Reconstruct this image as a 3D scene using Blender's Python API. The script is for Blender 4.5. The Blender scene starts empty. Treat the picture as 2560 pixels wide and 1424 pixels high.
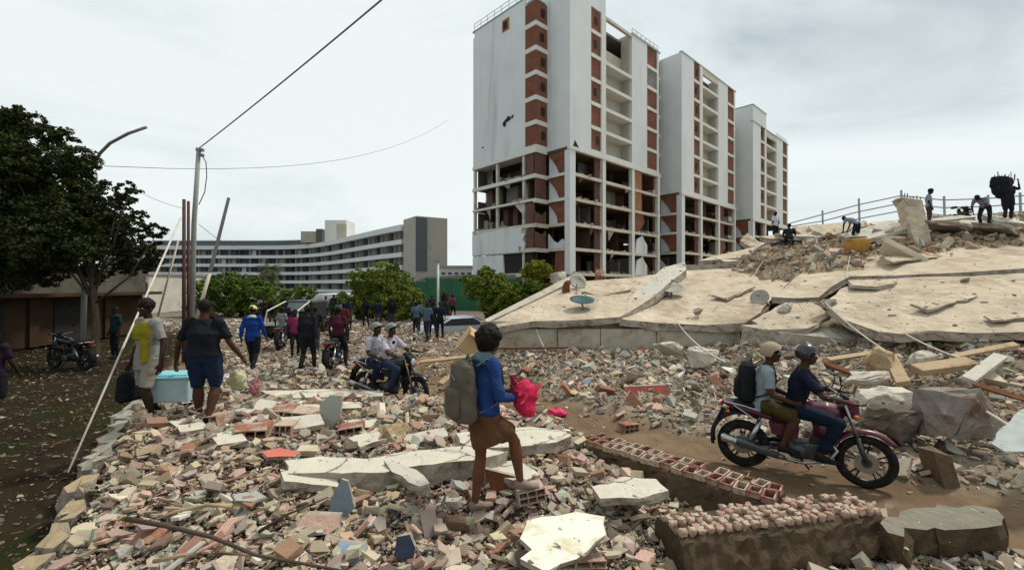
import bpy, bmesh, math, random
import numpy as np
from mathutils import Vector, Matrix, noise as mnoise
random.seed(7); rng = np.random.default_rng(11)
F = 1122.0; CAMZ = 2.4
scene = bpy.context.scene
C = scene.collection
# ---------------- camera, world, sun, exposure ----------------
cam = bpy.data.objects.new('camera', bpy.data.cameras.new('camera')); C.objects.link(cam)
cam.location = (0, 0, CAMZ); cam.rotation_euler = (math.radians(90), 0, 0)
cam.data.sensor_width = 36; cam.data.lens = 36 * F / 2560
cam.data.clip_start = 0.05; cam.data.clip_end = 3000
scene.camera = cam
scene.view_settings.view_transform = 'Standard'; scene.view_settings.look = 'None'
scene.view_settings.gamma = 1; scene.view_settings.exposure = 0.0
scene.view_settings.use_curve_mapping = False
SUN_EL, SUN_AZ = math.radians(58), math.radians(60)      # azimuth measured from +Y towards +X
w = bpy.data.worlds.new('World'); scene.world = w; w.use_nodes = True
nt = w.node_tree; nt.nodes.clear()
def N(t, **k):
    n = nt.nodes.new(t)
    for a, b in k.items(): setattr(n, a, b)
    return n
out = N('ShaderNodeOutputWorld'); mix = N('ShaderNodeMixShader')
b1 = N('ShaderNodeBackground'); b2 = N('ShaderNodeBackground')
sky = N('ShaderNodeTexSky', sky_type='NISHITA'); sky.sun_disc = False
sky.sun_elevation = SUN_EL; sky.sun_rotation = SUN_AZ
b1.inputs[1].default_value = 0.10
nt.links.new(sky.outputs[0], b1.inputs[0])
tc = N('ShaderNodeTexCoord'); mp = N('ShaderNodeMapping'); mp.inputs['Scale'].default_value = (.85, .85, 2.0); mp.inputs['Location'].default_value = (3.1, 1.7, .4)
n1 = N('ShaderNodeTexNoise'); n1.inputs['Scale'].default_value = 1.5; n1.inputs['Detail'].default_value = 7; n1.inputs['Roughness'].default_value = .55
n1.inputs['Distortion'].default_value = .5
rp = N('ShaderNodeValToRGB'); e = rp.color_ramp.elements
e[0].position = .34; e[0].color = (.53, .61, .635, 1); e[1].position = .55; e[1].color = (.91, .975, .965, 1)
m = rp.color_ramp.elements.new(.43); m.color = (.77, .845, .855, 1)
nt.links.new(tc.outputs['Generated'], mp.inputs[0]); nt.links.new(mp.outputs[0], n1.inputs[0])
nt.links.new(n1.outputs[0], rp.inputs[0]); nt.links.new(rp.outputs[0], b2.inputs[0]); b2.inputs[1].default_value = 1.0
mix.inputs[0].default_value = .93
nt.links.new(b1.outputs[0], mix.inputs[1]); nt.links.new(b2.outputs[0], mix.inputs[2]); nt.links.new(mix.outputs[0], out.inputs[0])
sl = bpy.data.lights.new('sun', 'SUN'); sl.energy = 3.1; sl.angle = math.radians(8); sl.color = (1, .95, .87)
so = bpy.data.objects.new('sun', sl); C.objects.link(so)
sd = Vector((math.sin(SUN_AZ) * math.cos(SUN_EL), math.cos(SUN_AZ) * math.cos(SUN_EL), math.sin(SUN_EL)))
so.rotation_euler = (-sd).to_track_quat('-Z', 'Y').to_euler(); so.location = (0, 0, 60)

# ---------------- helpers ----------------
def P(px, py, D): return Vector(((px - 1280) * D / F, D, CAMZ + (712 - py) * D / F))
def G(px, py, z):
    D = (CAMZ - z) * F / (py - 712); return Vector(((px - 1280) * D / F, D, z))
def tag(o, label=None, cat=None, group=None, kind=None):
    if label: o['label'] = label
    if cat: o['category'] = cat
    if group: o['group'] = group
    if kind: o['kind'] = kind
    return o
def empty(name, loc, rz=0, label=None, cat=None, group=None):
    o = bpy.data.objects.new(name, None); C.objects.link(o); o.location = loc; o.rotation_euler = (0, 0, rz)
    o.empty_display_size = .2
    return tag(o, label, cat, group)
def link(name, me, mat=None, parent=None, loc=None, rot=None):
    if mat is not None and not me.materials: me.materials.append(mat)
    o = bpy.data.objects.new(name, me); C.objects.link(o)
    if parent is not None: o.parent = parent
    if loc is not None: o.location = loc
    if rot is not None: o.rotation_euler = rot
    return o
def copy_tree(o, parent=None):
    c = o.copy(); C.objects.link(c)
    if parent is not None: c.parent = parent
    for ch in list(o.children): copy_tree(ch, c)
    return c
class MB:
    def __init__(s): s.v = []; s.f = []
    def add(s, vs, fs):
        n = len(s.v); s.v += [tuple(v) for v in vs]; s.f += [tuple(i + n for i in f) for f in fs]; return s
    def box(s, x0, x1, y0, y1, z0, z1, j=0):
        vs = [(x0,y0,z0),(x1,y0,z0),(x1,y1,z0),(x0,y1,z0),(x0,y0,z1),(x1,y0,z1),(x1,y1,z1),(x0,y1,z1)]
        if j: vs = [(a+random.uniform(-j,j), b+random.uniform(-j,j), c+random.uniform(-j,j)) for a,b,c in vs]
        return s.add(vs, [(0,3,2,1),(4,5,6,7),(0,1,5,4),(1,2,6,5),(2,3,7,6),(3,0,4,7)])
    def obox(s, c, size, R=None, j=0):
        t = MB().box(-size[0]/2, size[0]/2, -size[1]/2, size[1]/2, -size[2]/2, size[2]/2, j)
        R = R or Matrix.Identity(3)
        return s.add([Vector(c) + R @ Vector(v) for v in t.v], t.f)
    def prism(s, poly, vec):
        vec = Vector(vec); n = len(poly); a = [Vector(p) for p in poly]; b = [p + vec for p in a]
        return s.add(a + b, [tuple(range(n)), tuple(range(2*n-1, n-1, -1))] + [(i, n+i, n+(i+1)%n, (i+1)%n) for i in range(n)])
    def loft(s, pts, radii, n=10, side=(1,0,0), cap=True):
        pts = [Vector(p) for p in pts]; side = Vector(side); vs = []; m = len(pts)
        for i, p in enumerate(pts):
            t = (pts[min(i+1, m-1)] - pts[max(i-1, 0)])
            t = t.normalized() if t.length > 1e-9 else Vector((0,0,1))
            sx = side - t * t.dot(side)
            if sx.length < 1e-3: sx = Vector((0,1,0)) - t * t.y
            if sx.length < 1e-3: sx = Vector((0,0,1)) - t * t.z
            sx.normalize(); sy = t.cross(sx); r = radii[i] if isinstance(radii, list) else radii
            ra, rb = (r if isinstance(r, (list, tuple)) else (r, r))
            for k in range(n):
                a = 2*math.pi*k/n; vs.append(p + sx*ra*math.cos(a) + sy*rb*math.sin(a))
        fs = [(i*n+k, i*n+(k+1)%n, (i+1)*n+(k+1)%n, (i+1)*n+k) for i in range(m-1) for k in range(n)]
        if cap: fs += [tuple(range(n-1,-1,-1)), tuple(range((m-1)*n, m*n))]
        return s.add(vs, fs)
    def tube(s, pts, r, n=7): return s.loft(pts, r, n)
    def ell(s, c, r, R=None, nu=12, nv=8):
        c = Vector(c); R = R or Matrix.Identity(3); r = (r,r,r) if not isinstance(r, (tuple, list)) else r
        vs = [c + R @ Vector((0,0,-r[2]))]
        for j in range(1, nv):
            ph = -math.pi/2 + math.pi*j/nv
            for i in range(nu):
                th = 2*math.pi*i/nu
                vs.append(c + R @ Vector((r[0]*math.cos(ph)*math.cos(th), r[1]*math.cos(ph)*math.sin(th), r[2]*math.sin(ph))))
        vs.append(c + R @ Vector((0,0,r[2]))); L = len(vs)-1
        fs = [(0, 1+(i+1)%nu, 1+i) for i in range(nu)]
        for j in range(nv-2):
            a = 1+j*nu; b = a+nu
            fs += [(a+i, a+(i+1)%nu, b+(i+1)%nu, b+i) for i in range(nu)]
        a = 1+(nv-2)*nu; fs += [(a+i, a+(i+1)%nu, L) for i in range(nu)]
        return s.add(vs, fs)
    def torus(s, c, R_, r, axis='x', n=28, m=8, a0=0, a1=2*math.pi, flat=1):
        full = abs(a1-a0) > 6.28; k = n if full else n+1; vs = []
        for i in range(k):
            a = a0 + (a1-a0)*i/n
            for j in range(m):
                b = 2*math.pi*j/m; rr = R_ + r*math.cos(b)
                vs.append(Vector(c) + Vector((r*flat*math.sin(b), rr*math.cos(a), rr*math.sin(a))))
        fs = [(i*m+j, ((i+1)%k)*m+j, ((i+1)%k)*m+(j+1)%m, i*m+(j+1)%m) for i in range(n if full else n) for j in range(m)]
        if not full: fs += [tuple(range(m)), tuple(range(k*m-1, k*m-m-1, -1))]
        return s.add(vs, fs)
    def mesh(s, name, tri=False):
        me = bpy.data.meshes.new(name); me.from_pydata(s.v, [], s.f); me.update()
        bm = bmesh.new(); bm.from_mesh(me); bmesh.ops.recalc_face_normals(bm, faces=bm.faces)
        if tri: bmesh.ops.triangulate(bm, faces=bm.faces)
        bm.to_mesh(me); bm.free(); return me
    def build(s, name, mat, parent=None, smooth=False, loc=None, rot=None, bevel=0, tri=False):
        me = s.mesh(name, tri)
        if smooth: me.polygons.foreach_set('use_smooth', [True]*len(me.polygons))
        if bevel:
            bm = bmesh.new(); bm.from_mesh(me)
            bmesh.ops.bevel(bm, geom=list(bm.edges), offset=bevel, segments=1, affect='EDGES'); bm.to_mesh(me); bm.free()
        return link(name, me, mat, parent, loc, rot)

MATS = {}
def M(name, col, rough=.88, var=.18, vs=3.0, bump=.25, bs=25, dirt=None, ds=1.2, dth=.5, metal=0, spec=.10, detail=6, attr=None, wave=None, alpha=None, brick=None, crack=None, streak=False):
    if name in MATS: return MATS[name]
    m = bpy.data.materials.new(name); m.use_nodes = True; t = m.node_tree; nd = t.nodes; L = t.links
    b = nd['Principled BSDF']; b.inputs['Roughness'].default_value = rough; b.inputs['Metallic'].default_value = metal
    b.inputs['Specular IOR Level'].default_value = spec
    tc = nd.new('ShaderNodeTexCoord'); co = tc.outputs['Object']
    no = nd.new('ShaderNodeTexNoise'); no.inputs['Scale'].default_value = vs; no.inputs['Detail'].default_value = detail; no.inputs['Roughness'].default_value = .62
    L.new(co, no.inputs['Vector'])
    mr = nd.new('ShaderNodeMapRange'); mr.inputs[1].default_value = .25; mr.inputs[2].default_value = .75
    mr.inputs[3].default_value = 1 - var; mr.inputs[4].default_value = 1 + var; L.new(no.outputs[0], mr.inputs[0])
    mu = nd.new('ShaderNodeVectorMath'); mu.operation = 'SCALE'
    if attr:
        at = nd.new('ShaderNodeAttribute'); at.attribute_name = attr; L.new(at.outputs['Color'], mu.inputs[0])
    elif brick:
        br = nd.new('ShaderNodeTexBrick'); br.inputs['Scale'].default_value = brick; br.inputs['Color1'].default_value = (*col, 1)
        br.inputs['Color2'].default_value = (col[0]*.72, col[1]*.7, col[2]*.7, 1); br.inputs['Mortar'].default_value = (.3, .24, .2, 1)
        br.inputs['Mortar Size'].default_value = .012
        mp_ = nd.new('ShaderNodeMapping'); mp_.inputs['Rotation'].default_value = (math.pi/2, 0, 0); L.new(co, mp_.inputs[0]); L.new(mp_.outputs[0], br.inputs[0])
        L.new(br.outputs[0], mu.inputs[0])
    else: mu.inputs[0].default_value = col
    L.new(mr.outputs[0], mu.inputs['Scale']); src = mu.outputs[0]
    if dirt:
        n2 = nd.new('ShaderNodeTexNoise'); n2.inputs['Scale'].default_value = ds; n2.inputs['Detail'].default_value = 8; n2.inputs['Roughness'].default_value = .7
        co2 = co
        if streak: mq = nd.new('ShaderNodeMapping'); mq.inputs['Scale'].default_value = (3.5, 3.5, .28); L.new(co, mq.inputs[0]); co2 = mq.outputs[0]
        L.new(co2, n2.inputs['Vector']); r2 = nd.new('ShaderNodeValToRGB'); r2.color_ramp.elements[0].position = dth; r2.color_ramp.elements[1].position = dth + .16
        L.new(n2.outputs[0], r2.inputs[0]); mx = nd.new('ShaderNodeMix'); mx.data_type = 'RGBA'
        L.new(r2.outputs[0], mx.inputs[0]); L.new(src, mx.inputs[6]); mx.inputs[7].default_value = (*dirt, 1); src = mx.outputs[2]
    if crack:
        v = nd.new('ShaderNodeTexVoronoi'); v.feature = 'DISTANCE_TO_EDGE'; v.inputs['Scale'].default_value = crack; nz = nd.new('ShaderNodeTexNoise'); nz.inputs['Scale'].default_value = 1.3; nz.inputs['Detail'].default_value = 6
        ad = nd.new('ShaderNodeVectorMath'); ad.operation = 'MULTIPLY_ADD'; ad.inputs[1].default_value = (1.1, 1.1, 1.1); L.new(co, nz.inputs['Vector']); L.new(nz.outputs['Color'], ad.inputs[0]); L.new(co, ad.inputs[2]); L.new(ad.outputs[0], v.inputs['Vector'])
        r3 = nd.new('ShaderNodeValToRGB'); r3.color_ramp.elements[0].position = .004; r3.color_ramp.elements[0].color = (.28,.28,.28,1); r3.color_ramp.elements[1].position = .016; r3.color_ramp.elements[1].color = (1,1,1,1); L.new(v.outputs['Distance'], r3.inputs[0])
        mm = nd.new('ShaderNodeMix'); mm.data_type = 'RGBA'; mm.blend_type = 'MULTIPLY'; mm.inputs[0].default_value = 1; L.new(src, mm.inputs[6]); L.new(r3.outputs[0], mm.inputs[7]); src = mm.outputs[2]
    L.new(src, b.inputs['Base Color'])
    if bump:
        n3 = nd.new('ShaderNodeTexNoise'); n3.inputs['Scale'].default_value = bs; n3.inputs['Detail'].default_value = 6; L.new(co, n3.inputs['Vector'])
        bp = nd.new('ShaderNodeBump'); bp.inputs['Strength'].default_value = bump; bp.inputs['Distance'].default_value = .6 / bs
        L.new(n3.outputs[0], bp.inputs['Height']); L.new(bp.outputs[0], b.inputs['Normal'])
    if alpha is not None: b.inputs['Transmission Weight'].default_value = alpha
    MATS[name] = m; return m

m_white = M('painted_plaster', (.60,.625,.63), var=.07, vs=.35, bump=.06, bs=8, dirt=(.46,.47,.455), ds=.22, dth=.53, streak=True)
m_whitecol = M('painted_concrete', (.60,.60,.56), var=.10, vs=1.5, bump=.1, bs=10, dirt=(.42,.37,.3), ds=.9, dth=.6)
m_beam = M('floor_slab_concrete', (.50,.47,.40), var=.18, vs=1.0, bump=.2, bs=8, dirt=(.28,.2,.15), ds=.7, dth=.55)
m_brick = M('red_brick', (.19,.064,.036), var=.22, vs=1.2, bump=.1, bs=8, brick=2.2)
m_brick2 = M('brown_block', (.13,.068,.052), var=.3, vs=1.0, bump=.1, bs=8, dirt=(.12,.06,.05), ds=.8)
m_orange = M('orange_block', (.30,.14,.065), var=.2, vs=1.0, bump=.1, bs=8)
m_beigewall = M('beige_render', (.40,.37,.31), var=.1, vs=.6, bump=.05, dirt=(.28,.25,.2), ds=.5, dth=.6)
m_dark = M('dark_recess', (.03,.028,.026), var=.2)
m_grey = M('grey_partition', (.20,.19,.175), var=.2, vs=.8, dirt=(.14,.11,.09), ds=.6)
m_soffit = M('shade_brown_soffit', (.11,.08,.058), var=.3, vs=.6, dirt=(.09,.07,.05), ds=.8)  # with the partition grey, darkened to stand for shade inside the stripped storeys
m_metal = M('dull_metal', (.22,.22,.21), rough=.5, var=.15, metal=.6, bump=.03)
m_rail = M('rail_paint', (.30,.34,.35), rough=.6, var=.1, bump=0)
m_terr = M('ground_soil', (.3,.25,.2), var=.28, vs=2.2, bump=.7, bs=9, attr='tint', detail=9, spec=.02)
m_frag = M('rubble', (.4,.35,.3), var=.18, vs=7, bump=.25, bs=40, attr='tint', spec=.05)
m_roof = M('roof_screed', (.51,.425,.315), var=.2, vs=.9, bump=.75, bs=2.6, dirt=(.35,.275,.20), ds=.7, dth=.47, detail=10)
m_edge = M('broken_concrete', (.36,.31,.25), var=.35, vs=4, bump=.8, bs=12, dirt=(.11,.08,.06), ds=2.2, dth=.5)
m_conc = M('concrete', (.50,.46,.39), var=.16, vs=2.5, bump=.4, bs=22, dirt=(.33,.28,.22), ds=2.2, dth=.52)
m_wallold = M('old_wall', (.42,.38,.31), var=.2, vs=2.0, bump=.35, bs=10, dirt=(.24,.2,.12), ds=1.6, dth=.52)

# ---------------- noise, terrain height ----------------
LAT = rng.random((128, 128))
def vnoise(x, y):
    xi = np.floor(x).astype(int); yi = np.floor(y).astype(int); fx = x - xi; fy = y - yi
    fx = fx*fx*(3-2*fx); fy = fy*fy*(3-2*fy)
    a = LAT[xi % 128, yi % 128]; b = LAT[(xi+1) % 128, yi % 128]; c = LAT[xi % 128, (yi+1) % 128]; d = LAT[(xi+1) % 128, (yi+1) % 128]
    return (a*(1-fx)+b*fx)*(1-fy) + (c*(1-fx)+d*fx)*fy - .5
def fbm(x, y, s=1., o=4):
    r = 0; a = 1.
    for i in range(o): r = r + a*vnoise(x*s+7.3*i+500, y*s-3.1*i+500); s *= 2.03; a *= .5
    return r
def sm(t): t = np.clip(t, 0, 1); return t*t*(3-2*t)
RY = [-5, 1.5, 3.2, 5, 6.6, 8.2, 10.5, 14, 20, 35, 100]; RX = [17, 9, 6.5, 4.0, 2.0, 0.0, -2.2, -4.5, -7, -10, -20]
def roadx(y): return np.interp(y, RY, RX)
def roadw(y): return np.interp(y, [0, 4, 7, 8.5, 10.5, 14, 20, 35, 60], [.95, .95, 1.0, 1.3, 2.2, 3.4, 5.5, 12, 25])
def heapx(y): return -1.55 - .65*y
def frontY(x): return np.interp(x, [-6, -.5, 6.6, 8.5, 11.4, 20, 60], [15.6, 14.7, 13.9, 12.3, 10.9, 9.6, 9])
def masks(x, y):
    s = x - roadx(y); hw = roadw(y)
    near = sm((-s - hw + .15)/.9) * sm((x - heapx(y))/.5) * sm((9.6 - y)/2.6)
    far = sm((s - hw)/.9)
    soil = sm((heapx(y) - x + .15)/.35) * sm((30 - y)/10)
    return near, far, soil
def terr(x, y):
    x = np.asarray(x, float); y = np.asarray(y, float)
    near, far, soil = masks(x, y)
    z = .42*near*(1 - .72*sm((x-.55)/1.1)*sm((7.5-y)/1.5))*(1 + .5*fbm(x, y, .8, 3)) + .03*fbm(x, y, 3, 3)
    fy = frontY(x); dd = np.maximum(fy - y, 0)
    lev = np.interp(x, [-3, 0, 5, 8, 12, 20], [.1, .10, .2, .5, .9, 1.1])
    rear = (.12 + lev*np.exp(-dd/2.6)) * far * sm((x + 4)/4)
    A = np.interp(x, [-2, 0, 5, 9, 12, 15, 40], [0, .3, .5, 1.9, 3.6, 4.7, 5.0])
    A = np.minimum(A, np.interp(x/np.maximum(y, 1), [.2, .3, .42, .5, .57, .7, .9, 1.1], [.2, .8, 1.7, 2.5, 3.3, 3.8, 4.3, 4.6]))
    hill = A*sm((y - fy)/13) * sm((46 - y)/12) * far
    z = z + rear*(1 + .35*fbm(x+40, y, .9, 4)) + hill*(1 + .10*fbm(x, y+30, .5, 3))
    z = z + (.06*near + .10*far*(y < 48))*fbm(x, y, 4, 3)
    st = sm((x+8.6)/1.2)*sm((-3.7+ -.15*(y-9) - x)/1.0)*sm((y-8.0)/1.2)*sm((15-y)/3); z = z + st*(.03 + .28*np.maximum(fbm(x+9, y+4, .8, 3), 0))
    z = z - .19*np.exp(-((x+.24)**2 + (y-3.9)**2)/.10)
    z = z * np.where(y > 60, 0, 1) * 1.0 - .08*soil + .08*soil*fbm(x, y, 2.2, 4)
    return z
def tz(x, y): return float(terr(np.array([x]), np.array([y]))[0])
def tint_at(x, y):
    near, far, soil = masks(x, y); col = np.empty(x.shape + (3,))
    far_c = np.array((.23, .19, .135))[None, None] + np.array((.06, .035, .01))*sm((y - frontY(x))/3)[..., None]*np.ones(3); near_c = np.array((.085, .062, .044)); road = np.array((.165, .112, .070)); so_ = np.array((.026, .018, .011)); grd = np.array((.15, .125, .095))  # heap gaps and soil under the trees: shade put into the ground colour
    base = road*(1 - sm((y-12)/14))[..., None] + grd*sm((y-12)/14)[..., None]
    base = base*(1 + .5*fbm(x, y, .7, 4))[..., None]
    col = base*(1-far)[..., None] + far_c.reshape(base.shape)*far[..., None]
    col = col*(1-near)[..., None] + near_c*near[..., None]
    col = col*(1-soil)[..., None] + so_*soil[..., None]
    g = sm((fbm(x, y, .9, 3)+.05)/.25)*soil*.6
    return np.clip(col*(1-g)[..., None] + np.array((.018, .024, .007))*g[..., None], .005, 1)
def build_ground():
    def axis(lo, hi, n, k): t = np.linspace(-1, 1, n); return None
    ys = np.concatenate([np.linspace(-6, 1.5, 16), np.arange(1.6, 18, .07), np.arange(18, 50, .22), np.geomspace(50.5, 1500, 26)])
    xn = np.concatenate([np.arange(-16, 24, .085)]); xs = np.concatenate([-np.geomspace(900, 27, 18), np.arange(-26, -16, .5), xn, np.arange(24, 46, .4), np.geomspace(47, 900, 18)])
    X, Y = np.meshgrid(xs, ys); Z = terr(X, Y); ny, nx = X.shape
    me = bpy.data.meshes.new('ground'); v = np.stack([X, Y, Z], -1).reshape(-1, 3)
    i = np.arange(ny*nx).reshape(ny, nx); q = np.stack([i[:-1,:-1], i[:-1,1:], i[1:,1:], i[1:,:-1]], -1).reshape(-1, 4)
    me.vertices.add(len(v)); me.vertices.foreach_set('co', v.ravel()); me.loops.add(q.size); me.loops.foreach_set('vertex_index', q.ravel())
    me.polygons.add(len(q)); me.polygons.foreach_set('loop_start', np.arange(0, q.size, 4)); me.update(calc_edges=True)
    a = me.color_attributes.new('tint', 'FLOAT_COLOR', 'POINT'); c = tint_at(X, Y).reshape(-1, 3)
    a.data.foreach_set('color', np.concatenate([c, np.ones((len(c), 1))], 1).ravel())
    me.polygons.foreach_set('use_smooth', np.ones(len(q), bool))
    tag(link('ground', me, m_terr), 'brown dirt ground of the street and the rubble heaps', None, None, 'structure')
build_ground()

# ---------------- rubble ----------------
def hull(pts):
    bm = bmesh.new()
    for p in pts: bm.verts.new(p)
    r = bmesh.ops.convex_hull(bm, input=bm.verts)
    bmesh.ops.delete(bm, geom=[g for g in r['geom_interior'] if isinstance(g, bmesh.types.BMVert)], context='VERTS')
    bmesh.ops.triangulate(bm, faces=bm.faces); bm.verts.index_update()
    v = np.array([list(a.co) for a in bm.verts]); f = np.array([[b.index for b in a.verts] for a in bm.faces]); bm.free(); return v, f
def shard_shape():
    n = random.randint(4, 6); st = random.uniform(0, 6.28); t = random.uniform(.06, .17); el = random.uniform(.5, .85); ps = []
    for i in range(n):
        a = st + 6.283*(i + random.uniform(-.25, .25))/n; r = random.uniform(.36, .55)
        ps += [(r*math.cos(a), r*el*math.sin(a), t/2 + random.uniform(-.02, .02)), (r*.93*math.cos(a+.05), r*el*.93*math.sin(a+.05), -t/2)]
    return hull(ps)
def chunk_shape():
    s = (1, random.uniform(.6, .9), random.uniform(.4, .7))
    return hull([[random.gauss(0, 1)*0 + s[k]*q for k, q in enumerate(Vector((random.gauss(0,1), random.gauss(0,1), random.gauss(0,1))).normalized()*.5*random.uniform(.75, 1.2))] for _ in range(8)])
def brick_shape():
    s = (.5, random.uniform(.22, .34), random.uniform(.14, .22)); ps = []
    for x in (-1, 1):
        for y in (-1, 1):
            for z in (-1, 1):
                k = random.uniform(.55, 1) if random.random() < .35 else 1
                ps.append((x*s[0]*k, y*s[1]*random.uniform(.9, 1), z*s[2]*random.uniform(.92, 1)))
    return hull(ps)
def stick_shape():
    w_ = random.uniform(.03, .07); return hull([(x*.5*random.uniform(.9, 1), y*w_*random.uniform(.6, 1), z*w_*.5*random.uniform(.6, 1)) for x in (-1, 1) for y in (-1, 1) for z in (-1, 1)])
SH = {'shard': [shard_shape() for _ in range(22)], 'chunk': [chunk_shape() for _ in range(14)], 'brick': [brick_shape() for _ in range(10)], 'stick': [stick_shape() for _ in range(6)]}
PAL = {'cream': (.55,.465,.345), 'beige': (.48,.40,.30), 'grey': (.34,.335,.30), 'greygreen': (.38,.385,.325), 'terra': (.33,.16,.105), 'pink': (.52,.34,.27), 'white': (.68,.66,.60), 'blue': (.17,.23,.28), 'brown': (.14,.09,.06), 'tan': (.44,.33,.21), 'dust': (.42,.37,.30), 'dark': (.07,.055,.045)}
def eulR(rx, ry, rz):
    cx, sx, cy, sy, cz, sz = np.cos(rx), np.sin(rx), np.cos(ry), np.sin(ry), np.cos(rz), np.sin(rz)
    R = np.empty((len(rx), 3, 3))
    R[:,0,0]=cz*cy; R[:,0,1]=cz*sy*sx-sz*cx; R[:,0,2]=cz*sy*cx+sz*sx
    R[:,1,0]=sz*cy; R[:,1,1]=sz*sy*sx+cz*cx; R[:,1,2]=sz*sy*cx-cz*sx
    R[:,2,0]=-sy; R[:,2,1]=cy*sx; R[:,2,2]=cy*cx
    return R
def scatter(name, label, xy, size, kinds, pals, tilt=.45, lift=.35, zf=terr, tintvar=.26):
    n = len(xy); kn = list(kinds); ki = rng.choice(len(kn), n, p=np.array([kinds[k] for k in kn])/sum(kinds.values()))
    pn = list(pals); pi_ = rng.choice(len(pn), n, p=np.array([pals[k] for k in pn])/sum(pals.values()))
    pc = np.array([PAL[k] for k in pn])[pi_] * (1 + tintvar*rng.standard_normal((n, 1)).clip(-2, 2))
    pc = (pc*.72 + np.array((.40,.325,.245))*.28) * .80 * (1 + .04*rng.standard_normal((n, 3)))
    z = zf(xy[:, 0], xy[:, 1]) + size*lift*rng.random(n)
    V = []; T = []; COL = []; off = 0
    for a, k in enumerate(kn):
        sub = np.where(ki == a)[0]; lib = SH[k]; which = rng.integers(0, len(lib), len(sub))
        for b, (bv, bf) in enumerate(lib):
            ii = sub[which == b]
            if not len(ii): continue
            m = len(ii); tl = tilt*(1.6 if k == 'chunk' else 1)
            R = eulR(rng.normal(0, tl, m), rng.normal(0, tl, m), rng.uniform(0, 6.283, m))
            sc = size[ii, None, None]*(1.8 if k == 'stick' else 1)
            v = np.einsum('mij,nj->mni', R, bv)*sc + np.stack([xy[ii, 0], xy[ii, 1], z[ii]], -1)[:, None, :]
            V.append(v.reshape(-1, 3)); T.append((bf[None] + (off + np.arange(m)*len(bv))[:, None, None]).reshape(-1, 3)); off += m*len(bv)
            COL.append(np.repeat(pc[ii], len(bv), 0))
    V = np.concatenate(V); T = np.concatenate(T); COL = np.clip(np.concatenate(COL), .01, .85)
    me = bpy.data.meshes.new(name); me.vertices.add(len(V)); me.vertices.foreach_set('co', V.ravel())
    me.loops.add(T.size); me.loops.foreach_set('vertex_index', T.ravel().astype(np.int32)); me.polygons.add(len(T))
    me.polygons.foreach_set('loop_start', np.arange(0, T.size, 3)); me.polygons.foreach_set('use_smooth', np.zeros(len(T), bool)); me.update(calc_edges=True)
    at = me.color_attributes.new('tint', 'FLOAT_COLOR', 'POINT'); at.data.foreach_set('color', np.concatenate([COL, np.ones((len(COL), 1))], 1).ravel())
    return tag(link(name, me, m_frag), label, 'rubble', None, 'stuff')
def sample(n, x0, x1, y0, y1, wfun, near_bias=0):
    o = np.zeros((0, 2))
    while len(o) < n:
        x = rng.uniform(x0, x1, n*2); t = rng.random(n*2); y = y0 + (y1-y0)*(t**(1+near_bias))
        k = rng.random(n*2) < wfun(x, y); o = np.concatenate([o, np.stack([x, y], -1)[k]])
    return o[:n]
def psize(n, lo, hi, a=2.2):   # power-law sizes
    u = rng.random(n); return (lo**(1-a) + u*(hi**(1-a) - lo**(1-a)))**(1/(1-a))
wN = lambda x, y: masks(x, y)[0]*(np.abs(x) < 1.5*y + 2)
def wF(x, y): return masks(x, y)[1]*(y < frontY(x)+.6)*(x < 1.5*y+2)
PALN = {'cream': 32, 'beige': 22, 'grey': 5, 'greygreen': 9, 'terra': 8, 'pink': 20, 'white': 4, 'blue': .6, 'brown': 5, 'tan': 12, 'dust': 10}
PALF = {'cream': 12, 'beige': 18, 'grey': 14, 'greygreen': 9, 'terra': 6, 'pink': 8, 'white': 5, 'blue': 2, 'brown': 12, 'tan': 8, 'dust': 16, 'dark': 4}
xy = sample(40000, -9, 7, 2, 11, wN, .45); scatter('rubble', 'small broken plaster and brick fragments covering the near heap', xy, psize(40000, .028, .19, 2.5)*(1+.05*xy[:,1]), {'shard': 14, 'chunk': 1.2, 'brick': 2, 'stick': .9}, PALN, tilt=.38, lift=.55)
xy = sample(30000, -7, 6, 2, 8, wN, .6); scatter('rubble', 'tiny crushed plaster and brick grit between the near pieces', xy, psize(30000, .012, .035), {'shard': 3, 'brick': 2}, {'pink': 5, 'terra': 3, 'cream': 4, 'beige': 4, 'dust': 4, 'brown': 2}, tilt=.5, lift=2.2)
xy = sample(20000, -4, 24, 3, 15, wF, 0); scatter('rubble', 'small broken masonry strewn below the collapsed roof', xy, psize(20000, .04, .24)*(.7+.04*xy[:,1]), {'shard': 7, 'chunk': 2.5, 'brick': 2.5, 'stick': .9}, PALF, tilt=.5)
def wH(x, y):
    fy = frontY(x); return masks(x, y)[1]*((y > fy+6.5+.25*np.maximum(12-x,0)))*(y < 42)*(x > 1)*(x < 1.4*y+3)
xy = sample(26000, 1, 40, 14, 40, wH, .5); scatter('rubble', 'broken brick and concrete piled on top behind the fallen roof', xy, psize(26000, .10, .6), {'shard': 4, 'chunk': 5, 'brick': 3, 'stick': .8}, {'beige': 26, 'cream': 24, 'pink': 12, 'terra': 8, 'tan': 14, 'grey': 10, 'brown': 8, 'dust': 14}, tilt=.6)
wS = lambda x, y: masks(x, y)[2]*(np.abs(x) < 1.3*y+2)
xy = sample(9000, -22, -3, 2, 20, wS, .4); scatter('litter', 'small stones, leaves and litter strewn on the shaded soil', xy, psize(9000, .02, .13), {'shard': 6, 'chunk': 3, 'stick': 2}, {'dark': 50, 'brown': 30, 'tan': 6, 'grey': 4, 'greygreen': 3, 'terra': 3}, tilt=.3, lift=.2)
def wR(x, y): n_, f_, s_ = masks(x, y); return (1-n_)*(1-f_)*(1-s_)*(np.abs(x) < 1.3*y+2)*(.10 + .90*sm((y-8.2+np.minimum(x+1, 0)*.6)/2))
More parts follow.
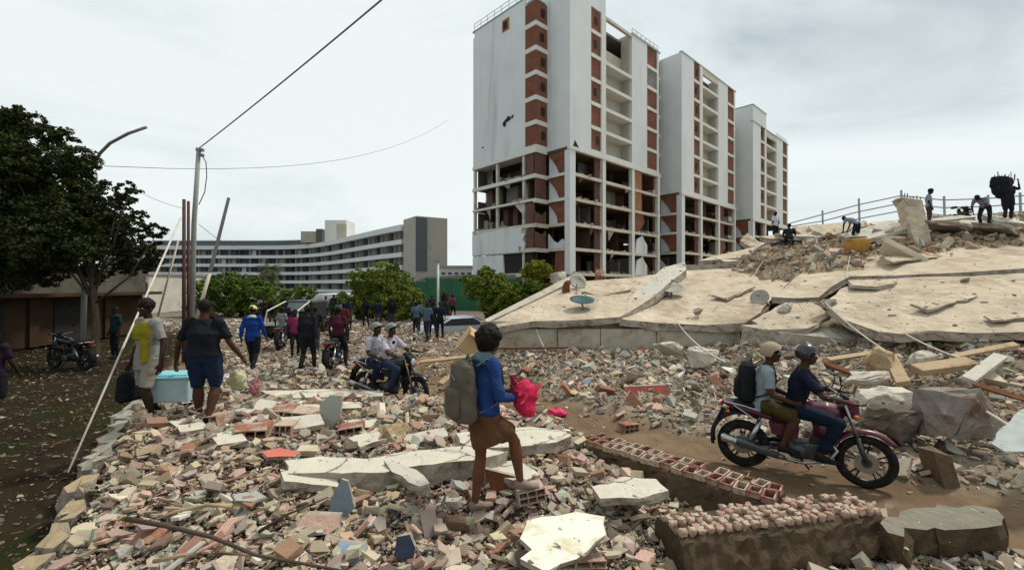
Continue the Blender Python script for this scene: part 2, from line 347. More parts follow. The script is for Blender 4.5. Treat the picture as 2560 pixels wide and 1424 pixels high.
xy = sample(16000, -24, 6, 3.5, 30, wR, .2); xq = sample(9000, -9, -1.5, 7.4, 15, lambda x, y: (1-masks(x, y)[2])*(x < -3.5-.15*(y-9))*(x > -8.6), 0); scatter('rubble', 'broken masonry spread over the left half of the street', xq, psize(9000, .05, .32, 2.2), {'shard': 6, 'brick': 2, 'chunk': 2, 'stick': .6}, PALF, tilt=.4)
scatter('rubble', 'loose stones and bits of debris lying across the street', xy, psize(16000, .035, .2)*(.5+.06*xy[:,1]), {'shard': 5, 'chunk': 4, 'brick': 1}, PALF, tilt=.3, lift=.2)
def ghit(px, py, d0=15., d1=34.):
    D = np.arange(d0, d1, .05); X = (px-1280)*D/F; Z = CAMZ + (712-py)*D/F; T = terr(X, D); k = np.argmax(T - Z > 0)
    if not (T - Z > 0).any(): k = int(np.argmax(T - Z))
    return Vector((X[k], D[k], T[k]))
# individually placed pieces
def piece_mesh(kind, i, colname):
    key = f'{kind}{i}{colname}'
    if key in bpy.data.meshes: return bpy.data.meshes[key]
    v, f = SH[kind][i]; me = bpy.data.meshes.new(key); me.from_pydata(v.tolist(), [], f.tolist())
    me.materials.append(M('rubble_'+colname, PAL[colname], var=.2, vs=4, bump=.5, bs=16, dirt=tuple(c*.62 for c in PAL[colname]), ds=3, dth=.54, spec=.15)); return me
ADJ = {'cream': 'cream', 'beige': 'beige', 'grey': 'grey', 'greygreen': 'grey green', 'terra': 'terracotta red', 'pink': 'pinkish', 'white': 'white', 'blue': 'blue grey', 'brown': 'dark brown', 'tan': 'tan', 'dust': 'dusty', 'dark': 'blackish'}
KN = {'shard': ('plaster_shard', 'plaster shard', 'shard'), 'chunk': ('concrete_chunk', 'concrete chunk', 'chunk'), 'brick': ('brick_fragment', 'brick fragment', 'brick')}
W1 = 'in the near rubble heap'; W2 = 'in the rubble below the fallen roof'; W3 = 'on the ridge of rubble behind the fallen roof'
LM = {W1: [((-5.2,4.4),'beside the pale kerb'), ((-4.9,6.6),'under the cooler carriers'), ((-3.4,7.0),'near the flat slabs at left'), ((-2.7,6.8),'by the upright grey slab'), ((-1.7,5.9),'around the tan rock'), ((-3.4,5.2),'in the middle of the left heap'), ((-2.2,4.0),'above the dark branch'), ((-2.6,3.3),'below the dark branch'), ((-1.5,4.2),'by the blue grey shard'), ((-.9,3.4),'beside the navy board'), ((-.3,3.9),"around the woman's rear foot"), ((.3,3.4),'around the white plaster sheet'), ((.2,4.9),'behind the woman'), ((1.0,4.5),'above the plaster sheet'), ((1.5,3.6),'in front of the ribbed beams'), ((2.8,3.6),'at the lower right corner'), ((2.6,4.6),'between ribbed beam and motorcycle'), ((-4.2,8.3),'behind the cooler carriers')],
 W2: [((-1,11),'by the orange plank and cardboard box'), ((0,12),'under the pale wall strip'), ((1,9.5),'above the pink cloth'), ((3,10),'around the maroon board'), ((4,12.5),'below the wall strips in the middle'), ((5,8),'behind the two motorcycle riders'), ((7,10.5),'under the crumbling beam'), ((7.5,8.5),'around the planks'), ((7,6.5),'by the dark concrete block'), ((9.5,8.5),'at the right edge under the roof'), ((5.2,4.8),'in front of the motorcycle wheel'), ((6,5.4),'below the pale torn sheet')],
 W3: [((8,22),'left of the crouching man'), ((12,22),'around the crouching man'), ((14,20),'behind the water tank'), ((18,21),'around the tilted column'), ((21,20),'near the right edge of the crest'), ((16,28),'near the person in white on the crest'), ((24,27),'below the railing')]}
def pieces(kind, xy, size, pals, where, tilt=.35, lift=.4):
    pn = list(pals); pw = [pals[k] for k in pn]; zz = terr(xy[:,0], xy[:,1])
    for (x, y), s, z in zip(xy, size, zz):
        cn = random.choices(pn, pw)[0]; i = random.randrange(len(SH[kind])); nm, word, cat = KN[kind]
        o = link(nm, piece_mesh(kind, i, cn), None, None, (x, y, z + s*random.uniform(.02, lift)*.5 + .02), (random.gauss(0, tilt), random.gauss(0, tilt), random.uniform(0, 6.28)))
        k = random.uniform(.85, 1.2); o.scale = (s, s*k, s*random.uniform(.6, 1))
        if abs(x+.24) < .16 and abs(y-3.8) < .3: o.location.z -= .12
        lm = min(LM[where], key=lambda q: (q[0][0]-x)**2 + (q[0][1]-y)**2)[1]; lo_, hi_ = float(size.min()), float(size.max())
        sz = 'small' if s < lo_*1.25 else 'large' if s > lo_*2 else 'middling'
        tag(o, f'{sz} {ADJ[cn]} {word} lying {lm}', cat, f'{sz} {ADJ[cn]} {word}s {lm}')
wN2 = lambda x, y: wN(x, y)*(np.abs(x) < 1.14*y+.1)*(y > 3.0)
PALN2 = {k: v for k, v in PALN.items() if k not in ('dust', 'brown', 'blue')}
pieces('shard', sample(185, -7, 5, 2.8, 9, wN2, .4), psize(185, .12, .34, 2.7), PALN2, W1)
pieces('brick', sample(95, -7, 5, 2.8, 9, wN2, .4), psize(95, .10, .24, 2.8), {'terra': 4, 'pink': 6, 'beige': 2, 'cream': 3}, W1)
pieces('chunk', sample(120, -7, 5, 2.8, 9.5, wN2, .3), psize(120, .11, .27, 2.7), {'grey': 4, 'greygreen': 3, 'cream': 3, 'tan': 3, 'beige': 3}, W1)
wF2 = lambda x, y: wF(x, y)*(np.abs(x) < 1.14*y)
pieces('chunk', sample(120, -3, 16, 5, 14.5, wF2), psize(120, .22, .75, 2.6), {'grey': 3, 'greygreen': 3, 'cream': 3, 'beige': 4, 'tan': 2, 'white': 1}, W2, .6)
pieces('shard', sample(34, -3, 16, 5, 14.5, wF2), psize(34, .25, .9, 2.4), {'grey': 3, 'white': 2, 'cream': 4, 'brown': 2, 'beige': 3}, W2, .5)
pieces('brick', sample(80, -3, 16, 5, 14.5, wF2), psize(80, .2, .5, 2.4), {'terra': 3, 'pink': 4, 'beige': 2, 'brown': 2}, W2, .6)
wH2 = lambda x, y: wH(x, y)*(np.abs(x) < 1.14*y)
pieces('chunk', sample(60, 4, 30, 16, 32, wH2), psize(60, .4, 1.1, 2.4), {'cream': 3, 'beige': 4, 'tan': 3}, W3, .6)
pieces('shard', sample(78, 4, 30, 16, 32, wH2), psize(78, .7, 2.6, 2.2), {'cream': 4, 'beige': 4, 'pink': 2, 'brown': 1}, W3, .5)
# ---------------- apartment towers ----------------
FL = 2.75
def tower(loc, label, R, tall, L0, variant):
    rt = empty('apartment_tower', loc, math.radians(43.1), label, 'building', 'damaged apartment towers in a row')
    ns = int(round((R - L0)/FL)); D_ = 14.6; W_ = 19.3
    def bx(name, mat, *a, lab=None):
        o = MB().box(*a).build(name, mat, rt)
        if lab: o['label'] = lab
        return o
    # --- upper shell
    bx('wall', m_white, 0, 3.77, 0, .3, L0, R)
    bx('wall', m_white, 12.27, 15.94, 0, .3, L0, R)
    bx('wall', m_white, 0, .3, .3, 3.34, L0, R)
    bx('wall', m_white, 19.0, 19.3, .3, D_, L0, R)
    bx('wall', m_white, -1.8, 19.0, D_-.3, D_, L0, R)
    bx('wall', m_white, -1.83, -1.53, 5.04, D_-.3, L0, R+.7)
    bx('column', m_whitecol, 5.69, 6.6, -.04, .9, L0, R)
    bx('column', m_whitecol, 18.55, 19.0, -.02, .3, L0, R)
    bx('wall', m_beigewall, 12.0, 12.27, .3, 1.45, L0, R-.3)
    bx('wall', m_beigewall, 8.2, 12.0, 1.45, 1.7, L0, R-FL if variant != 2 else R)
    bx('wall', m_brick, 6.6, 8.2, 1.45, 1.7, L0, R-FL if variant != 2 else R)
    win = []
    for i in range(ns):
        z = L0 + i*FL; t = z + FL
        bx('brick_panel', m_brick, 3.77, 5.69, .12, .35, z+.42, t)
        bx('floor_band', m_whitecol, 3.77, 5.69, -.02, .32, z, z+.42)
        bx('brick_panel', m_brick if i != ns-2 or variant else m_grey, 15.94, 18.55, .12, .35, z+.42, t)
        bx('floor_band', m_whitecol, 15.94, 18.55, -.02, .32, z, z+.42)
        if not (variant != 2 and i == ns-1 and variant == 0): bx('balcony_slab', m_whitecol, 6.6, 12.27, -.01, 1.45, z-.02, z+.38)
        bx('floor_band', m_brick, 6.62, 7.5, .9, 1.44, z+.38, t-.02)
        if random.random() < .8:
            a = random.uniform(4.2, 4.9); bx('window', m_dark, a, a+.55, .06, .14, z+1.25, z+2.1)
        if i % 2 == 0: bx('window', m_dark, 6.9, 7.25, .84, .92, z+1.1, z+2.2)
        if variant < 2 or True:
            bx('brick_panel', m_brick, -1.83, 0, 3.34, 3.6, z+.5, t)
            bx('brick_panel', m_brick, -1.83, -1.58, 3.6, 5.04, z+.5, t)
            bx('floor_band', m_whitecol, -1.9, .0, 3.27, 3.62, z, z+.5)
            bx('floor_band', m_whitecol, -1.9, -1.56, 3.62, 5.04, z, z+.5)
            a = random.uniform(-1.25, -.8); bx('window', m_dark, a, a+.6, 3.27, 3.36, z+1.2, z+2.1)
    bx('roof', m_grey, .31, 18.99, (.31 if variant == 2 else 1.71), D_-.31, R-.5, R-.2)
    bx('roof', m_grey, -1.53, .3, 3.61, D_-.31, R+.1, R+.3)
    bx('roof_edge', m_rail, -1.9, -1.5, 5.0, D_+.05, R+.7, R+.85)
    bx('roof_edge', m_rail, 12.2, 19.36, -.06, .36, R, R+.16)
    if variant != 0: bx('roof_edge', m_rail, -.05, 12.2, -.06, .36, R, R+.16); bx('parapet', m_beam, 6.6, 12.2, .0, .3, R-1.0, R)
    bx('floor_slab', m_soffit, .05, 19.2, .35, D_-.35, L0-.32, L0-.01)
    bx('floor_slab', m_whitecol, -.06, 19.36, -.08, .34, L0-.36, L0)
    bx('floor_slab', m_whitecol, -1.95, -.07, 3.25, D_, L0-.36, L0)
    if tall:
        z1 = tall
        bx('stair_tower', m_white, .002, 6.598, .002, 6.5, R, z1); 
        bx('roof_edge', m_rail, -.05, 6.65, -.06, 6.55, z1, z1+.16)
        o = MB()
        if variant == 0:
            o.box(6.6, 12.3, .0, .35, R-.35, R); o.box(6.6, 12.3, 5.6, 5.9, R-.35, R); o.box(12.0, 12.35, .36, 5.6, R-.35, R); o.build('pergola_beam', m_beam, rt)
            MB().box(6.6, 12.27, 5.6, 5.8, R-FL, R-FL+.9).build('parapet', m_beam, rt)
    # window, shell hole and small marks on the side wall
    if variant == 0:
        bx('window', m_orange, -1.9, -1.83, 7.7, 8.9, R-1.6, R-.2); bx('pane', m_dark, -1.93, -1.9, 8.0, 8.7, R-1.4, R-.5)
        def blot(y, z, w_, h_):
            n = 9; p = [(-1.85, y+w_*math.cos(6.283*i/n)*random.uniform(.5, 1), z+h_*math.sin(6.283*i/n)*random.uniform(.5, 1)) for i in range(n)]
            MB().prism(p, (.05, 0, 0)).build('wall_hole', m_dark, rt)
        blot(7.9, L0+4.5, .7, .45); blot(8.5, L0+4.1, .4, .5); blot(7.2, L0+4.6, .3, .3); blot(12.6, L0+2.2, .25, .12)
        p = [(2.4-1.4+i*.2, -.03, L0+.1+random.uniform(0, .5)) for i in range(5)]
        MB().prism([(.5,-.03,L0+.05),(1.5,-.03,L0+.05),(1.2,-.03,L0+.4),(.8,-.03,L0+.75),(.65,-.03,L0+.3)], (0,.05,0)).build('wall_hole', m_dark, rt)
    rl = MB
    for a, b in (((-1.75, 5.2), (-1.75, D_-.2)),):
        for h in (.55, 1.0): MB().tube([(a[0], a[1], R+.8+h), (b[0], b[1], R+.8+h)], .035, 5).build('handrail', m_rail, rt)
        for k in range(8): yy = a[1] + (b[1]-a[1])*k/7; MB().tube([(a[0], yy, R+.8), (a[0], yy, R+1.8)], .035, 5).build('rail_post', m_rail, rt)
    if variant != 1:
        for h in (.5, .95): MB().tube([(12.6, .2, R+h), (19.1, .2, R+h)], .035, 5).build('handrail', m_rail, rt)
        for k in range(7): xx = 12.6+6.5*k/6; MB().tube([(xx, .2, R+.1), (xx, .2, R+.95)], .035, 5).build('rail_post', m_rail, rt)
    # --- stripped lower storeys
    nl = int(round(L0/FL)); rs = random.Random(5+variant)
    for x, w_ in ((0, .95), (6.0, .62), (12.3, .62), (18.75, .55)):
        bx('column', m_whitecol if x else m_white, x, x+w_, .0, w_*.8, -.6, L0-.36)
    for x in (.2, 6.1, 12.4, 18.7):
        for y in (6.6, D_-.5): bx('column', m_beam, x, x+.4, y, y+.4, -.6, L0-.34)
    for y in (5.2, 9.8, D_-.4): bx('column', m_beam, -1.8, -1.5, y, y+.35, -.6, L0-.36)
    for k in range(1, nl+1):
        zt = L0 - k*FL           # top of the slab of this storey
        if zt < -.5: break
        cj = rs.uniform
        o = MB(); o.box(.96, 6.0, .05, .36, zt-.34, zt); o.box(6.62, 12.3, .03, .36, zt-.36, zt); o.box(12.92, 18.75, .06, .36, zt-.33, zt, .015); o.build('edge_beam', m_beam, rt)
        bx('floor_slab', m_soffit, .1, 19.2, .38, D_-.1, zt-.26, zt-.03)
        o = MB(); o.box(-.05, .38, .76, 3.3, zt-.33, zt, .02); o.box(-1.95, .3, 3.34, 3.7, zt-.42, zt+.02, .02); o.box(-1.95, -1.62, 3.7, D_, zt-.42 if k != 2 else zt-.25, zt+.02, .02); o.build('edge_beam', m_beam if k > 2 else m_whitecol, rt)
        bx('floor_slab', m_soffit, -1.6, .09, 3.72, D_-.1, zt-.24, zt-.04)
        c0, c1 = zt, zt+FL-.36
        # partitions inside
        for q in range(9):
            x = cj(1.2, 18.4); y = cj(1.8, 6.0)
            if q % 2: o = MB().box(x, x+.12, y-.9, y+cj(1, 5), c0, c1 - (cj(0, .9) if rs.random() < .3 else 0))
            else: o = MB().box(x, min(x+cj(1.2, 3.4), 18.9), y, y+.12, c0, c1-(cj(0, 1.2) if rs.random() < .4 else 0))
            o.build('partition_wall', rs.choice([m_brick2, m_brick2, m_grey, m_brick, m_soffit, m_grey]), rt)
        o = MB()
        for q in range(7):
            x = .6 + q*2.66
            if x > 3.5 or rs.random() < .6: o.box(x, x+2.655, 8.2, 8.35, c0, c1)
        o.build('partition_wall', m_soffit, rt)  # dark brown back wall stands for the unlit interior
        o = MB().box(5.0, 6.0, .42, .58, c0, c1); o.build('brick_panel', m_brick2, rt)
        # left bay partitions, seen from the street
        for q in range(7):
            y = 5.4 + q*1.28 + cj(-.3, .3); h = c1 if rs.random() < .7 else c0 + cj(.8, 1.8)
            if rs.random() < .8: MB().box(-.6+cj(-.5, .7), -.4+cj(.2, .9), y, y+cj(.3, 1.2), c0, h).build('partition_wall', rs.choice([m_grey, m_brick2, m_beigewall, m_soffit]), rt)
        o = MB(); o.box(.2, 3.2, D_-.6, D_-.45, c0, c1); (o.box(-1.4, .15, D_-.6, D_-.45, c0, c1 if k != 2 else c0+1.1)); o.box(2.2, 2.4, D_-1.6, D_-.62, c0, c1); o.build('partition_wall', m_soffit, rt)
        if k not in (3,) : MB().box(2.2, 2.4, 4.5, D_-1.6, c0, c1).build('partition_wall', m_soffit, rt)
        # remains of the brick infill near the corner
        y0, y1 = .8, 3.3
        if k <= 3:
            jag = [(.12, y0, c1), (.12, y0, c0), (.12, 1.7+cj(-.2, .2), c0), (.12, 2.0, c0+.8), (.12, 2.5, c0+1.5), (.12, y1, c1)]
            MB().prism(jag, (.16, 0, 0)).build('brick_panel', m_brick, rt)
            MB().prism([(.30, y1, c0), (.30, y1, c1), (.30, 2.3, c0+1.2), (.30, 1.6, c0+.1)], (.1, 0, 0)).build('plaster_remnant', m_white, rt)
        elif k == 4:
            MB().prism([(.12, y1, c0), (.12, y1, c0+1.7), (.12, 2.6, c0+.9), (.12, 1.9, c0+.55), (.12, 1.2, c0+1.0), (.12, .8, c0+.7), (.12, .8, c0)], (.18, 0, 0)).build('plaster_remnant', m_white, rt)
        else: MB().prism([(.12, .8, c0), (.12, 2.4, c0), (.12, 2.2, c1), (.12, .8, c1)], (.18, 0, 0)).build('brick_panel', m_brick, rt)
        if k <= 4:
            h = c1 if k <= 2 else (c1-.9 if k == 3 else c1-.35)
            pl = [(-1.78, 3.42, c0), (-.1, 3.42, c0), (-.1, 3.42, h), (-.7, 3.42, h-(.0 if k < 3 else .5)), (-1.78, 3.42, h-(.0 if k < 3 else .2))]
            MB().prism(pl, (0, .16, 0)).build('brick_panel', m_brick2, rt)
            if k != 2: MB().box(-1.8, -1.62, 3.75, 4.9, c0, c1 if k != 3 else c1-.02).build('brick_panel', m_brick2, rt)
        # right bay
        if k in (1, 2): MB().prism([(13.0, .2, c0), (14.9, .2, c0), (14.9, .2, c1), (13.0, .2, c1)], (0, .18, 0)).build('brick_panel', m_orange if variant == 0 else m_brick2, rt)
        if k == 3: MB().prism([(13.0, .2, c0), (14.2, .2, c0), (15.6, .2, c0+1.4), (15.2, .2, c1), (13.0, .2, c1)], (0, .18, 0)).build('brick_panel', m_brick, rt)
        if k >= 4: MB().prism([(13.4, .2, c0), (16.3, .2, c0), (16.3, .2, c0+1.2), (15.5, .2, c0+1.9), (15.2, .2, c1), (13.8, .2, c0+1.8)], (0, .18, 0)).build('plaster_remnant', m_white, rt)
        # debris hanging on slab edges
        o = MB()
        for q in range(16):
            x = cj(.9, 18.5); o.obox((x, cj(.1, 1.4), c0+.1), (cj(.2, .7), cj(.2, .5), cj(.1, .35)), Matrix.Rotation(cj(0, 3), 3, 'Z'), .08)
        for q in range(7): o.obox((cj(-1.8, -.9), cj(4, 14), c0+.12), (cj(.3, .8), cj(.3, .7), cj(.2, .6)), Matrix.Rotation(cj(0, 3), 3, 'Z'), .1)
        o.build('slab_debris', m_edge, rt)['kind'] = 'stuff'
    for q in range(16):     # slab pieces hanging from the broken edges
        zt = L0 - rs.randint(1, nl-1)*FL; x = rs.uniform(1, 18); w2 = rs.uniform(.5, 1.6); h2 = rs.uniform(.4, 1.3)
        if q % 3: MB().prism([(x, .15, zt-.3), (x+w2, .2, zt-.3), (x+w2*.7, .3, zt-.3-h2*.5), (x+w2*.3, .35, zt-.3-h2)], (.05, .14, .0)).build('hanging_slab_piece', rs.choice([m_edge, m_beam, m_brick2]), rt)
        else: yy = rs.uniform(4.5, 13); MB().prism([(-1.85, yy, zt-.3), (-1.8, yy+w2, zt-.3), (-1.6, yy+w2*.6, zt-.3-h2*.6), (-1.7, yy+w2*.2, zt-.3-h2)], (.12, .0, .0)).build('hanging_slab_piece', rs.choice([m_edge, m_beam]), rt)
    # white panel left standing at the foot of the left wing
    z1 = L0 - 3*FL
    MB().prism([(-1.97, D_, z1-.5), (-1.97, D_, z1-FL-.3), (-1.97, 5.2, z1-FL-.3), (-1.97, 5.0, z1-2.2), (-1.97, 5.4, z1-1.7), (-1.97, 4.95, z1-1.1), (-1.97, 5.6, z1-.9), (-1.97, 5.5, z1-.3), (-1.97, 9, z1-.2), (-1.97, 12, z1-.35)], (.28, 0, 0)).build('wall', m_white, rt)
    MB().prism([(-1.9, D_, z1-FL-.5), (-1.9, D_, -1), (-1.9, 5.6, -1), (-1.9, 5.9, 1.4), (-1.9, 7.2, z1-2*FL-.2), (-1.9, 8.6, z1-2*FL), (-1.9, 8.8, z1-FL-.5)], (.22, 0, 0)).build('wall', m_white, rt)
    MB().box(-1.7, -1.5, 4, 8.8, z1-2*FL, z1-FL-.5).build('partition_wall', m_dark, rt)  # near-black sheet standing for the shade in the broken opening
    return rt
v_ = Vector((.730, .683, 0)); u_ = Vector((-.683, .730, 0))
T0 = Vector((6.28, 48.6, 0)); sh = v_*22.1 - u_*1.75
tower(T0 + Vector((0,0,.2)), 'nearest and tallest white tower with brick window strips and its lower storeys stripped open', 34.0, 39.5, 17.3, 0)
tower(T0 + sh + Vector((0,0,.2)), 'middle white tower with brick strips, open lower floors and a flat roof', 34.6, 0, 15.35-.2, 1)
tower(T0 + sh*2, 'farthest and smallest white tower at the right end of the row', 30.2, 33.0, 13.7, 2)

# ---------------- long curved block ----------------
cw = M('hotel_band', (.60,.63,.64), var=.08, vs=.1, bump=0, dirt=(.4,.42,.42), ds=.08, dth=.6)
cg = M('hotel_glass', (.055,.07,.085), rough=.35, var=.5, vs=.5, bump=0, dirt=(.02,.022,.025), ds=.35)
cd = M('hotel_dark', (.10,.11,.12), var=.2, bump=0)
cgr = M('hotel_end', (.36,.345,.30), var=.15, vs=.15, bump=.05, dirt=(.28,.27,.24), ds=.3)
hb = empty('curved_block', (-60, 150, 0), 0, 'long white banded block curving toward the grey end wall, far behind the palm', 'building')
base = np.array([(-150, 165), (-129, 166), (-116, 166), (-100, 166.5), (-85, 166), (-76, 163), (-67, 156), (-58, 146), (-49, 135), (-40, 124), (-33, 115.5), (-26.3, 108)])
ts = np.linspace(0, len(base)-1, 46); path = np.stack([np.interp(ts, range(len(base)), base[:, k]) for k in (0, 1)], -1)
for _ in range(6): path[1:-1] = (path[:-2] + 2*path[1:-1] + path[2:])/4
tn = np.gradient(path, axis=0); tn /= np.linalg.norm(tn, axis=1)[:, None]; nr = np.stack([tn[:, 1], -tn[:, 0]], -1)   # towards camera
def ribbon(name, mat, o0, o1, z0, z1, i0=0, i1=None, parent=hb):
    m = MB(); i1 = i1 or len(path); vs = []
    for i in range(i0, i1):
        a = path[i] + nr[i]*o1; b = path[i] + nr[i]*o0
        for q, z in ((a, z0), (a, z1), (b, z1), (b, z0)): vs.append((q[0]+60, q[1]-150, z))
    n = i1-i0; fs = [(i*4+k, (i+1)*4+k, (i+1)*4+(k+1)%4, i*4+(k+1)%4) for i in range(n-1) for k in range(4)] + [(0,1,2,3), ((n-1)*4+3, (n-1)*4+2, (n-1)*4+1, (n-1)*4)]
    m.add(vs, fs); return m.build(name, mat, parent)
ribbon('wall', cg, -12, -1.6, 0, 16.2)
ribbon('roof', cw, -12, .5, 15.5, 16.9)
for k in range(5):
    z = 12.6 - 3.1*k
    ribbon('balcony_band', cw, -1.6, .35, z-.35, z+.75)
for k in range(5):
    z = 12.6 - 3.1*k
    for i in range(2, 46, 1):
        a = path[i] + nr[i]*-.9; 
        MB().obox((a[0]+60, a[1]-150, z+1.9), (.18, 1.3, 2.35), Matrix.Rotation(math.atan2(tn[i][1], tn[i][0]), 3, 'Z')).build('balcony_divider', cgr if i % 3 else cd, hb)
        if random.random() < .5:
            a = path[i] + nr[i]*-1.5 + tn[i]*1.0
            MB().obox((a[0]+60, a[1]-150, z+1.7), (1.6, .1, 1.9), Matrix.Rotation(math.atan2(tn[i][1], tn[i][0]), 3, 'Z')).build('window', random.choice([cw, cd, cgr, cd]), hb)
ribbon('roof_deck', cd, -9, -3.5, 17.3, 19.0, 3, 25); ribbon('roof_edge', cw, -9.5, -3, 19.0, 19.25, 3, 25)
def hbox(name, mat, px0, px1, D, y0, y1, dep=7):
    a = P(px0, y0, D); b = P(px1, y1, D); MB().box(a.x+60, b.x+60, D-150, D-150+dep, b.z, a.z).build(name, mat, hb)
hbox('roof_house', m_wallold, 752, 812, 158, 578, 606); hbox('roof_house', cd, 790, 806, 156.5, 572, 606, 3); hbox('stair_tower', m_whitecol, 812, 866, 150, 550, 606, 8)
hbox('stair_tower', m_wallold, 842, 866, 149.8, 560, 606, .2)
# end block
e0 = Vector((-26.0, 107.5, 0)); 
MB().prism([(-26.0+60, 107.5-150, 0), (-21.7+60, 101.5-150, 0), (-15.2+60, 105.5-150, 0), (-20+60, 118-150, 0)], (0,0,18.0)).build('end_wall', cgr, hb)
MB().prism([(-21.75+60, 101.3-150, 5.5), (-19.4+60, 102.75-150, 5.5), (-19.5+60, 103.1-150, 5.5), (-21.8+60, 101.7-150, 5.5)], (0,0,12.2)).build('dark_stripe', cd, hb)
a = P(778, 735, 82); b = P(880, 762, 82)
o = tag(MB().box(a.x, b.x, 82, 92, b.z, a.z).build('entrance_canopy', cw), 'low white canopy in front of the curved block', 'canopy')
MB().box(a.x+1, a.x+1.4, 82.4, 82.8, -4+a.z-b.z, b.z).build('post', cgr, o)
t = empty('house', (-12, 80, 0), 0, 'low white building at the far end between curved block and tower', 'house')
a = P(1098, 668, 80); b = P(1180, 712, 80)
MB().box(a.x+12, b.x+12, 0, 8, 0, a.z).build('wall', cw, t); MB().box(a.x+11.7, b.x+12.3, -.4, 8, a.z, a.z+.3).build('roof', cgr, t)
for k in range(5): MB().box(a.x+12.4+k*1.15, a.x+13.1+k*1.15, -.05, .02, a.z-1.9+.6, a.z-.9).build('window', cd, t)
# green wall and grey building above it
mg = M('green_wall', (.035,.125,.065), var=.3, vs=.25, bump=.05, dirt=(.06,.10,.06), ds=.4)
a = P(905, 762, 44); b = P(1300, 850, 40)
t = empty('green_wall', (a.x, 42, 0), 0, 'long green painted wall behind the crowd and the lamp pole', 'wall')
for k in range(7):
    x0 = (b.x-a.x)*k/7; x1 = (b.x-a.x)*(k+1)/7-.03
    MB().box(x0, x1, .02*(k % 2), .22, -.3, 2.7 if k < 3 else 3.0).build('wall_panel', mg, t)
    MB().box(x0-.02, x0+.2, -.06, .26, -.3, 2.76 if k < 3 else 3.06).build('post', mg, t)
a = P(1000, 690, 52); b = P(1300, 712, 52)
t = empty('grey_hall', (a.x, 52, 0), 0, 'low grey brown hall roof rising behind the green wall', 'building')
mgr = M('hall_wall', (.20,.18,.165), var=.2, vs=.3, dirt=(.13,.12,.1), ds=.4)
MB().prism([(0,0,-.2),(0,0,2.2),(3,0,3.3),(8,0,3.6),(15,0,3.6),(15,0,-.2)], (0,8,0)).build('wall', mgr, t); MB().box(-.1, 15, -.05, 0, 1.0, 1.25).build('ledge', mg, t)
# white houses behind the tree on the left
for i, (x0, x1, D, yt, mt, lab) in enumerate([(318, 372, 38, 688, m_beam, 'small white house beside the tree on the left'), (352, 400, 44, 705, m_grey, 'grey house just right of the small white house')]):
    a = P(x0, yt, D); b = P(x1, 712, D); t = empty('house', (a.x, D, 0), 0, lab, 'house')
    MB().box(0, b.x-a.x, 0, 7, -.1, a.z).build('wall', mt, t); MB().box(-.1, b.x-a.x+.1, -.15, 7.1, a.z, a.z+.15).build('roof', m_grey, t)
    for q in range(2): MB().box(.4+q*.85, .85+q*.85, -.04, .02, a.z-1.6, a.z-.6).build('window', m_dark, t)
# building along the left side of the street
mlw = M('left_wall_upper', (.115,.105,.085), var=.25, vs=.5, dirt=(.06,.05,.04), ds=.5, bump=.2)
mlo = M('left_wall_lower', (.06,.036,.02), var=.45, vs=.8, dirt=(.045,.03,.02), ds=.6, bump=.3)  # both wall colours darkened to carry the shade of the tree
t = empty('shop_building', (-18.6, 15, 0), 0, 'shaded one storey building with a grey upper wall behind the big tree', 'building')
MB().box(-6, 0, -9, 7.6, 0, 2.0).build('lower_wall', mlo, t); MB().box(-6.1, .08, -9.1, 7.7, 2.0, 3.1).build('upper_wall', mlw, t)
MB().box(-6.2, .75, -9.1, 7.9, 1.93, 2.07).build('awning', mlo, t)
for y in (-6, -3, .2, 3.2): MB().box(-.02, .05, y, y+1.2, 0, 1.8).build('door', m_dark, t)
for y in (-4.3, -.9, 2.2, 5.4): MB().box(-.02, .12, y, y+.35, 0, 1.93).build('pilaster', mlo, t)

# ---------------- collapsed roof ----------------
def rough(poly, amp, step=.35, seed=1):
    r = random.Random(seed); out = []
    n = len(poly)
    for i in range(n):
        a, b = Vector(poly[i]), Vector(poly[(i+1) % n]); k = max(1, int((b-a).length/step))
        for j in range(k):
            p = a.lerp(b, j/k)
            if j: d = (b-a).normalized(); q = Vector((-d.y, d.x, 0)); p = p + q*r.uniform(-amp, amp) + d*r.uniform(-amp, amp)*.5
            out.append(p)
    return out
def plate(name, pts, th, mtop, medge, parent=None, amp=.05, step=.35, seed=1, down=None, grid=0):
    """thick slab: top polygon (world points), extruded downwards"""
    top = rough(pts, amp, step, seed); org = sum(top, Vector())/len(top)
    dn = Vector(down) if down else Vector((0, 0, -th)); r = random.Random(seed)
    bm = bmesh.new(); tv = [bm.verts.new(p-org) for p in top]; bv = [bm.verts.new(p-org+dn*r.uniform(.8, 1.15)+Vector((r.uniform(-1,1), r.uniform(-1,1), 0))*amp*.7) for p in top]
    mv = [bm.verts.new((a.co+b.co)/2 + Vector((r.uniform(-1,1), r.uniform(-1,1), r.uniform(-.5,.5)))*amp*.8) for a, b in zip(tv, bv)]
    n = len(tv); f = bm.faces.new(tv); f.material_index = 0; g = bm.faces.new(bv[::-1]); g.material_index = 1
    for A, B in ((tv, mv), (mv, bv)):
        for i in range(n):
            q = bm.faces.new((A[i], B[i], B[(i+1)%n], A[(i+1)%n])); q.material_index = 1
    bmesh.ops.recalc_face_normals(bm, faces=bm.faces)
    bmesh.ops.triangulate(bm, faces=[f, g], ngon_method='BEAUTY')
    me = bpy.data.meshes.new(name); bm.to_mesh(me); bm.free(); me.materials.append(mtop); me.materials.append(medge)
    return link(name, me, None, parent, org)
def thingplate(name, label, cat, pts, th, mt=None, me_=None, group=None, **k):
    o = plate(name, pts, th, mt or m_conc, me_ or m_edge, **k); return tag(o, label, cat, group)
